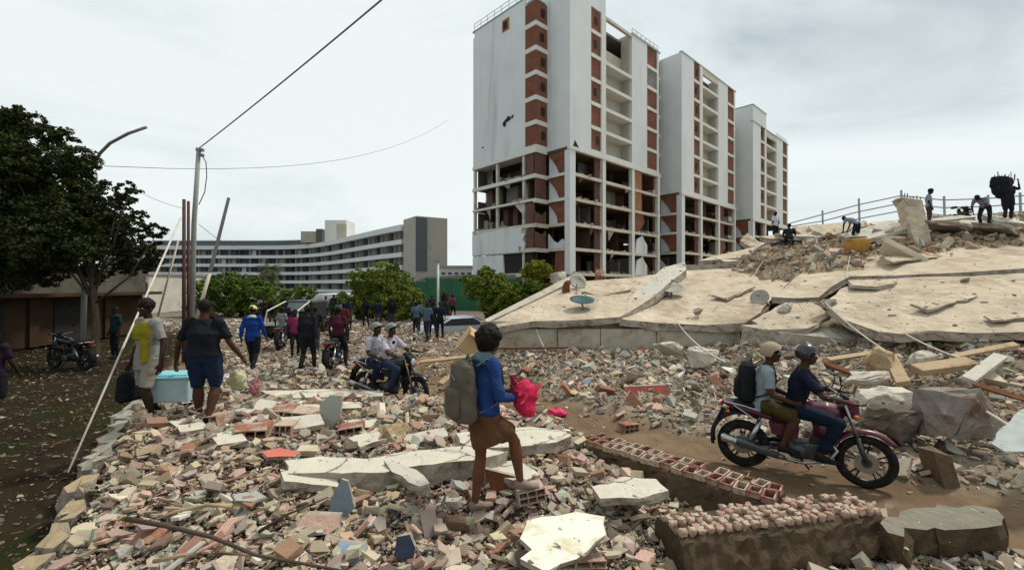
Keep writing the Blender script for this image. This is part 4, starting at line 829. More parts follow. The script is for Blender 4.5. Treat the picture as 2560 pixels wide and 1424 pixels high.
upright('tile_shard', 'pale blue tile piece with a red edge at the bottom of the foreground', 'tile', [(822,1412),(835,1372),(905,1380),(912,1402),(880,1420)], 3.1, .03, M('pale_blue_tile', (.33,.44,.50), var=.15, rough=.4), seed=74, lean=.8)
upright('board', 'thin dark red board above the pale blue tile', 'board', [(838,1372),(870,1352),(912,1372),(910,1384)], 3.22, .02, m_red, seed=75, lean=.6)
upright('terracotta_plate', 'wide pink terracotta plate in the foreground left of centre', 'plate', [(735,1322),(745,1300),(838,1302),(842,1322),(820,1335),(745,1334)], 3.4, .06, M('rubble_pink', PAL['pink']), seed=76, lean=.9)
def rock(name, label, cat, px, py, D, size, mt, seed, n=22, rz=0, j=.12):
    r = random.Random(seed); pts = []
    for _ in range(n):
        d = Vector((r.gauss(0,1), r.gauss(0,1), r.gauss(0,1))).normalized(); k = max(abs(d.x), abs(d.y), abs(d.z)); d = d/k*(1-j*r.random())
        pts.append((d.x*size[0]/2, d.y*size[1]/2, d.z*size[2]/2))
    v, f = hull(pts); me = bpy.data.meshes.new(name); me.from_pydata(v.tolist(), [], f.tolist())
    bm = bmesh.new(); bm.from_mesh(me); bmesh.ops.subdivide_edges(bm, edges=bm.edges, cuts=3, use_grid_fill=True); q_ = max(size)
    for v_q in bm.verts:
        c_ = v_q.co; v_q.co = c_ + c_.normalized()*q_*(.10*mnoise.noise(c_*(3/q_) + Vector((seed,0,0))) + .06*mnoise.noise(c_*(9/q_)) + .02*mnoise.noise(c_*(25/q_)))
    bm.to_mesh(me); bm.free()
    return tag(link(name, me, mt, None, P(px, py, D), (r.uniform(-.25,.25), r.uniform(-.2,.2), rz)), label, cat)
rock('rock', 'big tan brown rock in the rubble left of the woman', 'rock', 968, 1095, 5.55, (.52,.4,.36), m_tan, 1, rz=.4)
rock('rock', 'white plastic sack like rock below the right planks', 'rock', 2210, 985, 7.2, (.8,.4,.22), m_pale_c, 2)
rock('block', 'dark square concrete block right of the motorcycle handlebar', 'block', 2238, 1046, 6.6, (.98,.6,.42), M('dark_block', (.115,.09,.07), var=.3, vs=3, bump=.6, bs=12, dirt=(.3,.26,.2), ds=2, dth=.6), 3, j=.05, rz=.3)
rock('block', 'large grey block with rust stains at the right edge', 'block', 2390, 1030, 6.2, (.85,.7,.62), M('rust_block', (.24,.21,.18), var=.3, vs=3, bump=.7, bs=10, dirt=(.16,.06,.03), ds=1.6, dth=.52), 4, j=.08, rz=-.4)
rock('block', 'rounded pale boulder of concrete under the wall strips, left of the riders', 'block', 1672, 872, 12.4, (.85,.6,.4), m_pale_c, 5)
rock('block', 'pale broken concrete lump right of the rounded boulder', 'block', 1760, 888, 11.5, (.8,.6,.5), m_conc, 6)
rock('block', 'tan concrete cube wedged at right among the planks', 'block', 2200, 905, 9.4, (.55,.5,.6), m_lwood, 7, j=.04, rz=.6)
rock('block', 'pale concrete cube right of the tan cube', 'block', 2300, 900, 9.4, (.5,.4,.4), m_conc, 8, j=.08, rz=.2)
rock('block', 'flat grey block right of the mirror of the near motorcycle', 'block', 2165, 945, 8.0, (.72,.35,.2), m_conc, 9, j=.03, rz=.15)
flat('metal_sheet', 'torn whitish sheet at the right edge of the rubble', 'sheet', [(2478,1085),(2500,1070),(2560,1050),(2640,1040),(2640,1098),(2560,1100),(2510,1096)], .75, .03, M('pale_sheet', (.36,.385,.36), var=.25, vs=4, bump=.4, bs=9, rough=.7, dirt=(.22,.19,.15), ds=3, dth=.52), seed=80, tilt=(.15,.2))
upright('wood_board', 'orange brown wooden board beneath the front foot of the woman', 'board', [(1212,1180),(1300,1200),(1318,1232),(1300,1252),(1240,1232),(1212,1212)], 4.25, .05, m_wood, seed=81, lean=.3)
def bar(name, label, cat, a, b, w_, h_, mt, roll=0, j=.01, group=None):
    a, b = Vector(a), Vector(b); d = b-a; R = d.to_track_quat('X', 'Z').to_matrix() @ Matrix.Rotation(roll, 3, 'X'); c = (a+b)/2
    m = MB().obox((0,0,0), (d.length, w_, h_), R, j); return tag(m.build(name, mt, loc=c, bevel=min(w_,h_)*.08), label, cat, group)
for i, (x0,y0,d0,x1,y1,d1,w_,mt,lb) in enumerate([(2055,905,9.5,2165,945,8.6,.12,m_wood,'dark plank sloping right behind the near motorcycle'), (2070,900,9.8,2200,880,10,.14,m_lwood,'pale plank behind the dark plank'),
     (2290,925,9,2430,905,9,.3,m_lwood,'broad red brown plank block at right'), (2420,950,8.4,2500,890,9.2,.2,m_conc,'grey plank rising to the right at the right edge'), (2380,890,9.6,2540,860,9.9,.14,m_lwood,'thin plank under the right roof edge'),
     (2225,890,9.6,2260,960,8.4,.22,m_lwood,'brown upright board with a pale face at right'), (2440,960,8,2600,1010,7,.1,m_wood,'dark plank at the far right in the rubble'),(1050,905,11,1190,890,11,.12,m_lwood,'long orange plank in front of the cardboard box'),
     (1100,960,10,1150,915,10.6,.14,m_lwood,'short pale board below the cardboard box'),(2030,880,10,2060,925,9.2,.1,m_edge,'short dark post lump left of the planks'),(1210,870,12.8,1420,868,12.8,.08,m_wood,'thin dark plank under the pale wall strip'),
     (1200,985,8,1150,1030,7.6,.1,m_lwood,'small plank beside the track')]):
    bar('plank', lb, 'plank', P(x0,y0,d0), P(x1,y1,d1), w_, w_*.45, mt, .3, j=.012)
def branch(label, pts, r, mt, name='branch'):
    org = pts[0]; q = [p-org + Vector((random.uniform(-1,1), random.uniform(-1,1), random.uniform(-.5,.5)))*.03 for p in pts]
    tag(MB().loft(q, [r*(1-.6*i/(len(q)-1)) for i in range(len(q))], 7).build(name, mt, loc=org, smooth=True), label, 'branch')
m_br = M('branch_bark', (.075,.055,.04), var=.3, bump=.5)
branch('long dark branch crossing the lower left rubble', [G(330,1295,.62), G(420,1315,.64), G(520,1345,.66), G(640,1380,.66), G(860,1430,.66)], .020, m_br)
branch('thin brown stick rising right above the long branch', [G(640,1330,.6), G(720,1290,.68), G(830,1240,.66)], .014, m_br)
branch('pale curved root beside the left kerb', [G(590,1262,.62), G(520,1265,.62), G(440,1280,.58), G(380,1300,.55)], .02, m_lwood)
branch('curved pale twig at the bottom left', [G(390,1395,.55), G(470,1375,.64), G(560,1380,.64), G(640,1395,.6)], .015, m_lwood)
branch('yellowish cloth covered stake standing in the front beam', [P(1835,1405,3.85), P(1880,1345,4.0), P(1930,1300,4.05), P(1905,1255,4.1)], .012, m_lwood, 'stake')
branch('thin stake between the two lower beams', [P(1846,1262,4.6), P(1855,1215,4.65), P(1870,1185,4.7)], .01, m_lwood, 'stake')
# ---- hollow brick beams in front
def brickbeam(label, a, b, wd, hg, n, rows, mat_side, rounded, seed):
    """fallen ribbed beam: dark concrete body with rows of hollow bricks on its upper face; a,b = top front ends"""
    r = random.Random(seed); a, b = Vector(a), Vector(b); t = empty('ribbed_beam', a, 0, label, 'beam', 'fallen ribbed beams'); d = (b-a); L = d.length; ex = d.normalized(); ey = Vector((0,0,1)).cross(ex).normalized()
    if ey.y < 0: ey = -ey
    ez = ex.cross(ey); ez = ez if ez.z > 0 else -ez; m = MB(); k = 34; prev = []
    rows_ = []
    for i in range(k+1):
        s = i/k; c = ex*L*s; f = lambda q: r.uniform(-q, q)*1.8
        prof = [(.03,.0), (wd*.5,.01), (wd,.0), (wd+.04,-hg*.4), (wd+.05,-hg), (-.12,-hg*1.15), (-.09,-hg*.8), (-.05,-hg*.5), (-.03,-hg*.2), (-.01,-.03)]
        rows_.append([c + ey*(u0+.05*mnoise.noise(Vector((i*.5, q, seed)))) + ez*(w0+.07*mnoise.noise(Vector((i*.45, q+5, seed)))*(q > 2)) for q, (u0, w0) in enumerate(prof)])
    vs = [p for q in rows_ for p in q]; fs = [(i*10+j, i*10+(j+1)%10, (i+1)*10+(j+1)%10, (i+1)*10+j) for i in range(k) for j in range(10)] + [tuple(range(9,-1,-1)), tuple(k*10+j for j in range(10))]
    m.add(vs, fs).build('beam_body', mat_side, t, smooth=False)
    pr = []
    for q in range(8): pr.append(None)
    cell = L/n; cw_ = wd/rows
    for i in range(n):
        for jj in range(rows if not rounded else r.choice([3,4,5,5])):
            if r.random() < (.24 if rounded else .06): continue
            c = ex*(i+.5)*cell + ey*(jj+.5)*cw_ + ez*((.018 if rounded else .035) + r.uniform(-.01, .01)); Rm = Matrix((ex, ey, ez)).transposed() @ Matrix.Rotation(r.uniform(-.15,.15)*(3 if rounded else 1), 3, 'Z') @ Matrix.Rotation(r.uniform(-.12,.12)*(3 if rounded else 1), 3, 'X')
            q = MB()
            if rounded:
                q.ell((0,0,0), (1,1,1), None, 12, 8); sd_ = Vector((i*3.1, jj*1.7, seed)); q.v = [tuple(Rm @ Vector([math.copysign(abs(a_)**.42, a_)*s_*(1+.42*mnoise.noise(Vector(v)*1.6+sd_)) for a_, s_ in zip(v, (cell*r.uniform(.30,.47), cw_*r.uniform(.32,.46), r.uniform(.022,.036)))])) for v in q.v]
            else:
                w2, d2, h2, th = cell*.45, cw_*.47, .06, .014   # open cell: four walls and a floor
                for cx, cy, sx, sy in ((-w2+th/2, 0, th, 2*d2), (w2-th/2, 0, th, 2*d2), (0, -d2+th/2, 2*w2-2*th, th), (0, d2-th/2, 2*w2-2*th, th)): q.obox(Rm @ Vector((cx, cy, 0)), (sx, sy, h2), Rm)
            o = q.build('hollow_brick', r.choice([m_hb2, m_hb2, m_hb3] if rounded else [m_hb, m_hb2]), t, smooth=rounded, loc=c)
    return t
m_hb2 = M('mortared_brick', (.46,.36,.28), var=.3, vs=9, bump=.8, bs=30, dirt=(.30,.16,.11), ds=6, dth=.48, spec=.1)
m_hb3 = M('pinkish_mortared_brick', (.38,.24,.18), var=.3, vs=9, bump=.8, bs=30, dirt=(.42,.34,.27), ds=6, dth=.48, spec=.1)
m_beamside = M('muddy_beam', (.085,.058,.036), var=.35, vs=3, bump=.6, bs=9, dirt=(.05,.035,.022), ds=2)
brickbeam('muddy beam with open hollow bricks, sloping from the track toward the near motorcycle', P(1462,1112,5.6), P(1935,1262,4.1), .36, .28, 17, 2, m_beamside, False, 3)
brickbeam('nearest muddy beam topped by rows of rounded mortared bricks at the lower right', P(1700,1345,3.46), P(2210,1285,3.85), .34, .25, 24, 5, m_beamside, True, 4)
o = tag(plate('broken_beam', [P(2215,1290,3.83), P(2300,1268,4.0), P(2420,1262,4.05), P(2492,1272,4.0), P(2505,1300,3.8), P(2400,1322,3.65), P(2220,1330,3.6)], .22, M('green_grey_top', (.20,.18,.14), var=.3, vs=6, bump=.8, bs=14, dirt=(.15,.12,.09), ds=3), m_beamside, amp=.07, step=.1, seed=90), 'grey topped concrete end right of the nearest ribbed beam', 'beam')
# hollow bricks stacked left (perforated block ends)
def perfbrick(label, px, py, D, size, rz, mt, nx=3, nz=2, cat='brick', pitch=0):
    t = MB(); L, Dp, H = size; wx = L/nx; wz = H/nz; th = min(wx, wz)*.16
    for i in range(nx+1): t.box(-L/2+i*(L-th)/nx, -L/2+i*(L-th)/nx+th, -Dp/2, Dp/2, -H/2, H/2)
    for k in range(nz+1): t.box(-L/2+.001, L/2-.001, -Dp/2+.002, Dp/2-.002, -H/2+k*(H-th)/nz+.001, -H/2+k*(H-th)/nz+th-.001)
    t.box(-L/2+.003, L/2-.003, Dp/2-.05, Dp/2-.004, -H/2+.003, H/2-.003)
    return tag(t.build('hollow_block', mt, loc=P(px, py, D), rot=(pitch, random.uniform(-.2,.2), rz)), label, cat)
for i, (x,y,D,s,rz,mt,lb) in enumerate([(690,1040,7.2,(.55,.4,.24),.2,m_hb,'red hollow brick block under the flat slab at left'), (760,1042,7.0,(.42,.35,.22),-.2,m_hb2,'pinkish hollow brick block beside the red one'), (625,1085,6.3,(.36,.4,.2),.5,m_hb,'red hollow block under the slanting cream slab'),
      (715,1075,6.4,(.22,.25,.2),.1,m_hb2,'small cream block left of the upright grey slab'), (540,1050,7.0,(.4,.3,.18),-.3,m_hb2,'dusty block by the feet of the man in jeans shorts'), (1440,1400,3.2,(.36,.2,.1),.35,m_hb2,'broken hollow block under the white plaster sheet'), (880,1075,6.2,(.3,.3,.15),.2,m_hb,'red brown block right of the upright grey slab'),
      (1570,1068,7.4,(.3,.2,.15),.5,m_hb,'red block on the far side of the track'), (1325,1230,4.4,(.25,.2,.12),.2,m_hb2,'cracked block right of the wooden board')]): perfbrick(lb, x, y, (CAMZ-.5)*F/(y-712) if x < 1500 and y > 1030 else D, s, rz, mt)
# ---- things on the roof
def dish(label, px, py, D, r, foot, mt, tilt, leg=3):
    c = P(px, py, D); f = P(*foot); t = empty('satellite_dish', f, 0, label, 'satellite dish', 'satellite dishes on the fallen roof'); q = c-f; R = Matrix.Rotation(tilt[0], 3, 'X') @ Matrix.Rotation(tilt[1], 3, 'Y'); m = MB(); n = 22; vs = []
    for k in range(5):
        rr = r*k/4
        for i in range(n): a = 6.283*i/n; vs.append(q + R @ Vector((rr*math.cos(a), rr*math.sin(a), .22*r*(k/4)**2)))
    m.add(vs, [(k*n+i, k*n+(i+1)%n, (k+1)*n+(i+1)%n, (k+1)*n+i) for k in range(4) for i in range(n)]); m.v += [tuple(Vector(v) - R @ Vector((0,0,.02))) for v in vs]; L = len(vs)
    m.f += [(L+k*n+i, L+(k+1)*n+i, L+(k+1)*n+(i+1)%n, L+k*n+(i+1)%n) for k in range(4) for i in range(n)] + [(4*n+i, 4*n+(i+1)%n, L+4*n+(i+1)%n, L+4*n+i) for i in range(n)]
    m.build('reflector', mt, t, smooth=True)
    MB().tube([(0,0,-.05), q*.6, q - R @ Vector((0,0,.05))], .03, 6).build('mast', m_metal, t)
    if leg: 
        for dx, dy in ((-.55,-.1),(.5,-.15),(.1,.5)): MB().tube([q*.5, (dx*r, dy*r, -.02)], .022, 5).build('leg', m_metal, t)
    lnb = q + R @ Vector((0,0,r*.75)); MB().tube([q + R @ Vector((r*.8,0,.15*r)), lnb], .012, 5).ell(lnb, .05).build('feed_arm', m_metal, t)
m_teal = M('dish_teal', (.045,.095,.095), rough=.5, var=.2, bump=0); m_dg = M('dish_grey', (.34,.32,.27), rough=.6, var=.15, bump=0)
dish('flat dark teal satellite dish on a tripod at the left end of the roof', 1455, 754, 15.6, .43, (1462, 792, 15.3), m_teal, (.30,.02))
dish('dusty beige satellite dish under the raised slab strip', 1680, 724, 17, .50, (1672, 775, 16.2), m_dg, (.35,-.1))
dish('small grey dish tilted up near the hedge end of the roof', 1444, 705, 18.6, .36, (1444, 738, 17.6), m_dg, (1.0,.2), 0)
dish('dark dusty debris given a dish shape in the middle of the roof', 1900, 745, 15.2, .30, (1925, 758, 15), m_dg, (.9,-.7), 0)  # roof debris built with the dish shape
t = empty('water_tank', P(2142, 636, 18.6), 0, 'orange yellow round water tank sitting on the upper roof sheet', 'tank')
m_tank = M('tank_yellow', (.40,.22,.06), rough=.6, var=.3, vs=3, bump=.1, dirt=(.2,.10,.03), ds=2)
MB().loft([(0,0,-.06),(0,0,.02),(0,0,.12),(0,0,.5),(0,0,.62),(0,0,.66)], [.12,.27,.39,.46,.43,.34], 22).build('body', m_tank, t, smooth=True); MB().loft([(0,0,.55),(0,0,.60)], [.45,.45], 22).build('rim', m_tank, t); MB().loft([(0,0,.7),(0,0,.73)], [.36,.34], 20).build('lid', m_dg, t)
t = empty('concrete_column', P(2296, 606, 18.3), 0, 'tilted cream concrete column with bare rods on top, standing on the roof crest', 'column'); o0 = t.location.copy()
c0 = [P(2286,606,18.3), P(2330,608,18.3), P(2306,500,18.9), P(2256,492,18.9)]; MB().prism([p-o0 for p in c0], (.12,.55,0)).build('shaft', m_roof, t)
MB().prism([p-o0+Vector((0,-.02,0)) for p in (P(2258,496,18.85), P(2302,503,18.85), P(2290,515,18.8), P(2268,512,18.8))], (0,.6,0)).build('broken_top', m_edge, t)
for k in range(6): 
    p = P(2260+k*8, 496+k, 19) - o0; MB().tube([p, p+Vector((random.uniform(-.05,.05), 0, random.uniform(.1,.28)))], .018, 5).build('rod', m_rust, t)
for i, (x,y,D,s,rz,mt,lb) in enumerate([(2172,768,13.5,(.55,.3,.36),.3,m_edge,'dark broken brick lump with two blocks lying on the lower right sheet'), (2212,755,13.6,(.36,.25,.26),.5,m_wallold,'pale brick piece right of the dark lump on the lower right sheet'), (1744,778,14.7,(.26,.22,.24),.1,m_edge,'small square brown box on the middle roof sheet'),
      (1416,724,18,(.3,.2,.7),.2,m_wood,'reddish brown broken post by the left roof edge'), (2410,700,13.6,(.3,.2,.12),.2,m_edge,'small brick crumb below the long crack on the right'), (2065,762,13.4,(.5,.4,.3),.4,m_edge,'dark rubble lump in the break of the roof'), (1960,770,14.2,(.55,.4,.3),.6,m_conc,'pale rubble lump where the roof sheets meet'),
      (1400,694,20,(.8,.5,.5),.4,m_wallold,'pinkish tilted brick block behind the roof edge by the hedge'), (1500,690,21,(.5,.4,.7),.1,m_hb,'red brick stub behind the left roof sheet'), (1440,697,20.5,(.6,.3,.6),.1,m_conc,'grey block beside the tilted dish')]):
    rock('block', lb, 'block', x, y, D, s, mt, 100+i, j=.1, rz=rz)
thingplate('roof_piece', 'tilted cream slab leaning on the crest left of the crouching man', 'roof piece', [P(1810,655,23), P(1870,650,23), P(1935,632,23.5), P(1900,640,24), P(1850,600,25), P(1868,582,25.3), P(1880,590,25.2), P(1920,628,24.3)], .25, m_roof, m_edge, amp=.04, seed=95)
thingplate('roof_piece', 'long cream slab sloping up left of the crouching man', 'roof piece', [P(1745,652,22.6), P(1900,640,22.6), P(1952,610,24), P(1935,604,24.2), P(1840,628,24), P(1780,640,23.6)], .2, m_roof, m_edge, amp=.04, seed=96)
upright('board', 'brown round board leaning right of the crouching man', 'board', [(2025,600),(2045,596),(2065,620),(2062,636),(2040,632)], 22, .1, m_wood, seed=97)
bar('slab_edge', 'pale slab edge running right of the water tank', 'slab', P(2080,598,21), P(2290,590,21), .5, .2, m_conc)
# mid-street things
t = empty('cooler_box', (0,0,0), 0, 'translucent plastic cooler box with a pale blue lid carried between two men', 'cooler box'); t.location = P(440, 998, 6.6); t.rotation_euler = (.04, .0, .12)
m_box = M('cooler_body', (.36,.46,.46), rough=.35, var=.12, vs=6, bump=.03, dirt=(.42,.36,.40), ds=4, dth=.55); m_lid = M('cooler_lid', (.22,.52,.58), rough=.4, var=.08, bump=0)
MB().prism([(-.26,-.18,0),(.26,-.18,0),(.26,.18,0),(-.26,.18,0)], (0,0,.34)).build('body', m_box, t, bevel=.015); MB().box(-.285,.285,-.205,.205,.34,.385).build('lid', m_lid, t, bevel=.012); MB().box(-.24,.24,-.16,.16,.385,.40).build('lid_panel', m_lid, t)
for sx in (-1, 1): MB().tube([(sx*.28,-.06,.27),(sx*.31,-.06,.27),(sx*.31,.06,.27),(sx*.28,.06,.27)], .01, 5).build('handle', m_lid, t)
m_card = M('cardboard', (.50,.34,.19), rough=.8, var=.1, vs=2, bump=.05)
t = empty('cardboard_box', P(1165, 878, 12.2), .6, 'tilted brown cardboard box behind the head of the woman', 'box'); t.rotation_euler = (.15, .62, .3)
MB().box(-.3,.3,-.25,.25,0,.6).build('body', m_card, t); MB().prism([(-.3,-.26,.6),(.3,-.26,.6),(.34,-.42,.52),(-.3,-.44,.5)], (0,.01,.01)).build('flap', m_card, t)
def bag(label, px, py, D, s, mt, seed, cat='bag'):
    r = random.Random(seed); m = MB(); m.ell((0,0,0), s, None, 30, 22); o_ = []
    for v in m.v: n_ = mnoise.noise(Vector(v)*7 + Vector((seed,0,0))); o_.append(tuple(Vector(v)*(1+.55*n_+.35*mnoise.noise(Vector(v)*22))))
    m.v = o_; t = tag(m.build('plastic_bag', mt, smooth=True, loc=P(px, py, D)), label, cat); MB().tube([(-.04,0,s[2]*.8),(-.02,0,s[2]*1.25),(.04,0,s[2]*1.2),(.05,0,s[2]*.8)], .012, 5).build('handle', mt, t); return t
bag('crumpled pink bag lying in the mid street rubble', 640, 966, 8.4, (.10,.09,.13), M('pink_bag', (.38,.16,.17), rough=.5, var=.2, bump=.2, bs=12), 1)
bag('white and yellowish bag right of the man in jeans shorts', 592, 946, 7.6, (.15,.12,.17), M('white_bag', (.42,.42,.30), rough=.5, var=.2, bump=.2, bs=12, dirt=(.4,.28,.06), ds=3), 2)
bag('bright pink cloth lying at the edge of the track', 1392, 1030, 8.2, (.16,.1,.07), M('pink_cloth', (.65,.05,.13), rough=.7, bump=.2, bs=12), 3, 'cloth')
bag('crumpled white bag in the rubble below the roof', 1640, 1012, 8.8, (.2,.12,.08), M('white_plastic', (.65,.68,.7), rough=.4, bump=.2, bs=12), 4)
# parked vehicles far down the street
def car(name, label, loc, rz, mt, L=4.2):
    t = empty(name, loc, rz, label, 'car'); prof = [(-L/2,.35),(-L/2,.75),(-L/2+.25,.95),(-L*.30,1.0),(-L*.12,1.42),(L*.18,1.45),(L*.36,1.0),(L/2-.1,.9),(L/2,.6),(L/2,.35)]
    MB().prism([(-.82, y, z) for y, z in prof], (1.64,0,0)).build('body', mt, t, bevel=.05)
    gl = M('car_glass', (.02,.03,.05), rough=.15, var=0, bump=0, spec=.6)
    for sx in (-1, 1):
        MB().prism([(sx*.825, -L*.26, 1.02), (sx*.825, -L*.11, 1.36), (sx*.825, L*.17, 1.38), (sx*.825, L*.31, 1.02)], (sx*.01,0,0)).build('side_window', gl, t)
    MB().prism([(-.7, L*.355, 1.04), (.7, L*.355, 1.04), (.66, L*.20, 1.42), (-.66, L*.20, 1.42)], (0,.03,.02)).build('windscreen', gl, t)
    MB().prism([(-.7, -L*.29, 1.05), (.7, -L*.29, 1.05), (.66, -L*.135, 1.39), (-.66, -L*.135, 1.39)], (0,-.03,.02)).build('rear_window', gl, t)
    for sx in (-1, 1):
        for y in (-L*.31, L*.31): MB().torus((sx*.76, y, .33), .23, .10, 'x', 18, 8).loft([(sx*.72,y,.33),(sx*.8,y,.33)], [.2,.2], 12, side=(0,0,1)).build('wheel', m_dark, t)
        MB().ell((sx*.6, L/2-.02, .68), (.14,.05,.08)).build('headlight', m_whitecol, t)
car('parked_car', 'silver blue car parked beyond the cardboard box', P(1140, 862, 24)+Vector((0,0,.1)), -1.15, M('silver_paint', (.45,.50,.53), rough=.3, var=.05, bump=0, spec=.5))
car('parked_car', 'dark car half hidden behind the silver blue car', P(1215, 845, 28)+Vector((0,0,-.6)), -1.4, M('dark_paint', (.04,.05,.055), rough=.3, var=.05, bump=0, spec=.5))
# dark truck with raised tailgate
t = empty('truck', P(708, 850, 20)+Vector((0,0,-.05)), .05, 'black open backed truck with pale side bars in mid street', 'truck')
MB().box(-.75,.75,-.2,3.6,.45,.8).build('chassis', m_dark, t); MB().box(-.72,.72,1.6,3.4,.8,1.75).build('cab', M('truck_paint', (.03,.035,.035), rough=.4, bump=0), t, bevel=.08)
MB().box(-.5,.5,1.55,1.61,1.25,1.65).build('rear_window', M('truck_glass', (.30,.36,.36), rough=.2, bump=0), t)
for sx in (-1, 1):
    MB().tube([(sx*.72,-.2,.8),(sx*.66,-.1,1.35),(sx*.56,1.5,1.72)], .035, 6).build('side_bar', m_pale, t); MB().torus((sx*.7,.3,.38), .26, .11, 'x', 18, 8).build('wheel', m_dark, t); MB().torus((sx*.7,3,.38), .26, .11, 'x', 18, 8).build('wheel', m_dark, t)
MB().box(-.74,.74,-.26,-.2,.72,.86).build('bumper', m_whitecol, t)

# ---- big pale slabs along the crest
for i, (px, py, w1, w2, lab) in enumerate([(1790,640,1.8,1.0,'left of the leaning cream slab'),(1835,622,1.6,.9,'above the leaning cream slab'),(2010,600,2.2,1.1,'right of the crouching man'),(2060,578,2.4,1.2,'left of the water tank person'),(2190,590,2.6,1.1,'between water tank and column'),(2220,560,2.2,1.0,'left of the tilted column'),(2380,585,2.4,1.2,'right of the tilted column'),(2440,566,1.8,.9,'below the bending person in grey'),(2500,590,2.2,1.1,'at the upper right edge'),(2100,560,2.4,.9,'under the railing at its left'),(2350,560,2.0,.9,'behind the man in grey shirt'),(2540,565,1.8,1.0,'below the scrap load'),(1960,590,2.2,.9,'behind the crouching man'),(2150,575,1.6,.8,'behind the water tank'),(2290,600,1.5,.7,'at the foot of the column')]):
    g = ghit(px, py); a = random.uniform(-.5,.5); ex = Vector((math.cos(a), math.sin(a), random.uniform(-.25,.25))); ey = Vector((-math.sin(a), math.cos(a), random.uniform(.1,.6)))
    g = g + Vector((0,0,.22)); thingplate('slab', 'pale slab lying on the crest ' + lab, 'slab', [g - ex*w1/2 - ey*w2/2, g + ex*w1*.5 - ey*w2*.4, g + ex*w1*.42 + ey*w2/2, g - ex*w1*.5 + ey*w2*.42], .2, [m_roof, m_conc, m_pale_c][i % 3], amp=.09, step=.35, seed=300+i)
# ---- small bits lying on the slabs
def strewn(label, names, n, lo, hi, pals):
    pts = []; tops = [o for o in C.objects if o.type == 'MESH' and o.name.split('.')[0] in names and o.parent is None]
    areas = [max(.01, o.dimensions.x*o.dimensions.y) for o in tops]
    bpy.context.view_layer.update()
    for o, a in zip(tops, areas):
        k = int(n*min(a, 30)/sum(min(q, 30) for q in areas)) + 3; bb = [Vector(c) for c in o.bound_box]; x0, x1 = min(b.x for b in bb), max(b.x for b in bb); y0, y1 = min(b.y for b in bb), max(b.y for b in bb); z1 = max(b.z for b in bb)+1
        for _ in range(k):
            ok, loc, nr, ix = o.ray_cast(Vector((random.uniform(x0,x1), random.uniform(y0,y1), z1)), Vector((0,0,-1)))
            if ok: pts.append(o.location + loc)
    pts = np.array([list(p) for p in pts]); zz = pts[:, 2]
    scatter('rubble', label, pts[:, :2], psize(len(pts), lo, hi, 2.6), {'shard': 5, 'chunk': 3, 'brick': 1, 'stick': .5}, pals, tilt=.2, lift=.15, zf=lambda x, y: zz)
strewn('small crumbs of plaster and brick lying on the fallen roof', ('roof_slab', 'roof_strip', 'roof_piece'), 1500, .03, .2, {'beige': 5, 'tan': 3, 'brown': 3, 'dust': 4, 'cream': 3})
strewn('small crumbs lying on the pale slabs and kerb in the near rubble', ('slab', 'kerb_piece', 'broken_beam', 'plaster_sheet'), 2400, .015, .09, {'beige': 5, 'cream': 4, 'brown': 2, 'pink': 2, 'dust': 3})
# ---------------- people ----------------
def cloth(name, col, var=.18, pattern=None):
    return M('cloth_'+name, col, rough=.85, var=var, vs=5, bump=.15, bs=35, spec=.15, dirt=pattern, ds=4.5, dth=.5)
m_skin = M('skin', (.060,.029,.018), rough=.55, var=.1, vs=6, bump=.04, bs=60); m_skin2 = M('skin_dark', (.038,.020,.013), rough=.55, var=.1, vs=6, bump=.04, bs=60)  # backlit shade is put into the skin and clothing colours
m_hair = M('hair', (.010,.008,.007), rough=.6, var=.3, vs=30, bump=.5, bs=60); m_black = cloth('black', (.010,.011,.014))
m_eye = M('eye_white', (.55,.52,.48), rough=.3, bump=0, var=0); m_lip = M('lip', (.16,.05,.04), rough=.5, bump=0)
def remesh(name, mb, voxel, mat, parent, wr=0., ws=9., it=3):
    me = bpy.data.meshes.new(name); me.from_pydata(mb.v, [], mb.f); me.update(); o = bpy.data.objects.new('tmp', me); C.objects.link(o)
    r = o.modifiers.new('r', 'REMESH'); r.mode = 'VOXEL'; r.voxel_size = voxel; s = o.modifiers.new('s', 'SMOOTH'); s.factor = .5; s.iterations = it
    dg = bpy.context.evaluated_depsgraph_get(); m2 = bpy.data.meshes.new_from_object(o.evaluated_get(dg)); bpy.data.objects.remove(o); bpy.data.meshes.remove(me)
    if wr:
        n = len(m2.vertices); co = np.empty(n*3); m2.vertices.foreach_get('co', co); no = np.empty(n*3); m2.vertices.foreach_get('normal', no); co = co.reshape(-1,3); no = no.reshape(-1,3)
        q = fbm(co[:,0]*1.0+co[:,1]*.7+20, co[:,2]*1.3+co[:,1]*.5+9, ws, 3); co += no*(q*wr*2)[:,None]; m2.vertices.foreach_set('co', co.ravel())
    m2.polygons.foreach_set('use_smooth', np.ones(len(m2.polygons), bool)); m2.name = name; m2.materials.clear(); return link(name, m2, mat, parent)
def V3(a): return Vector(a)
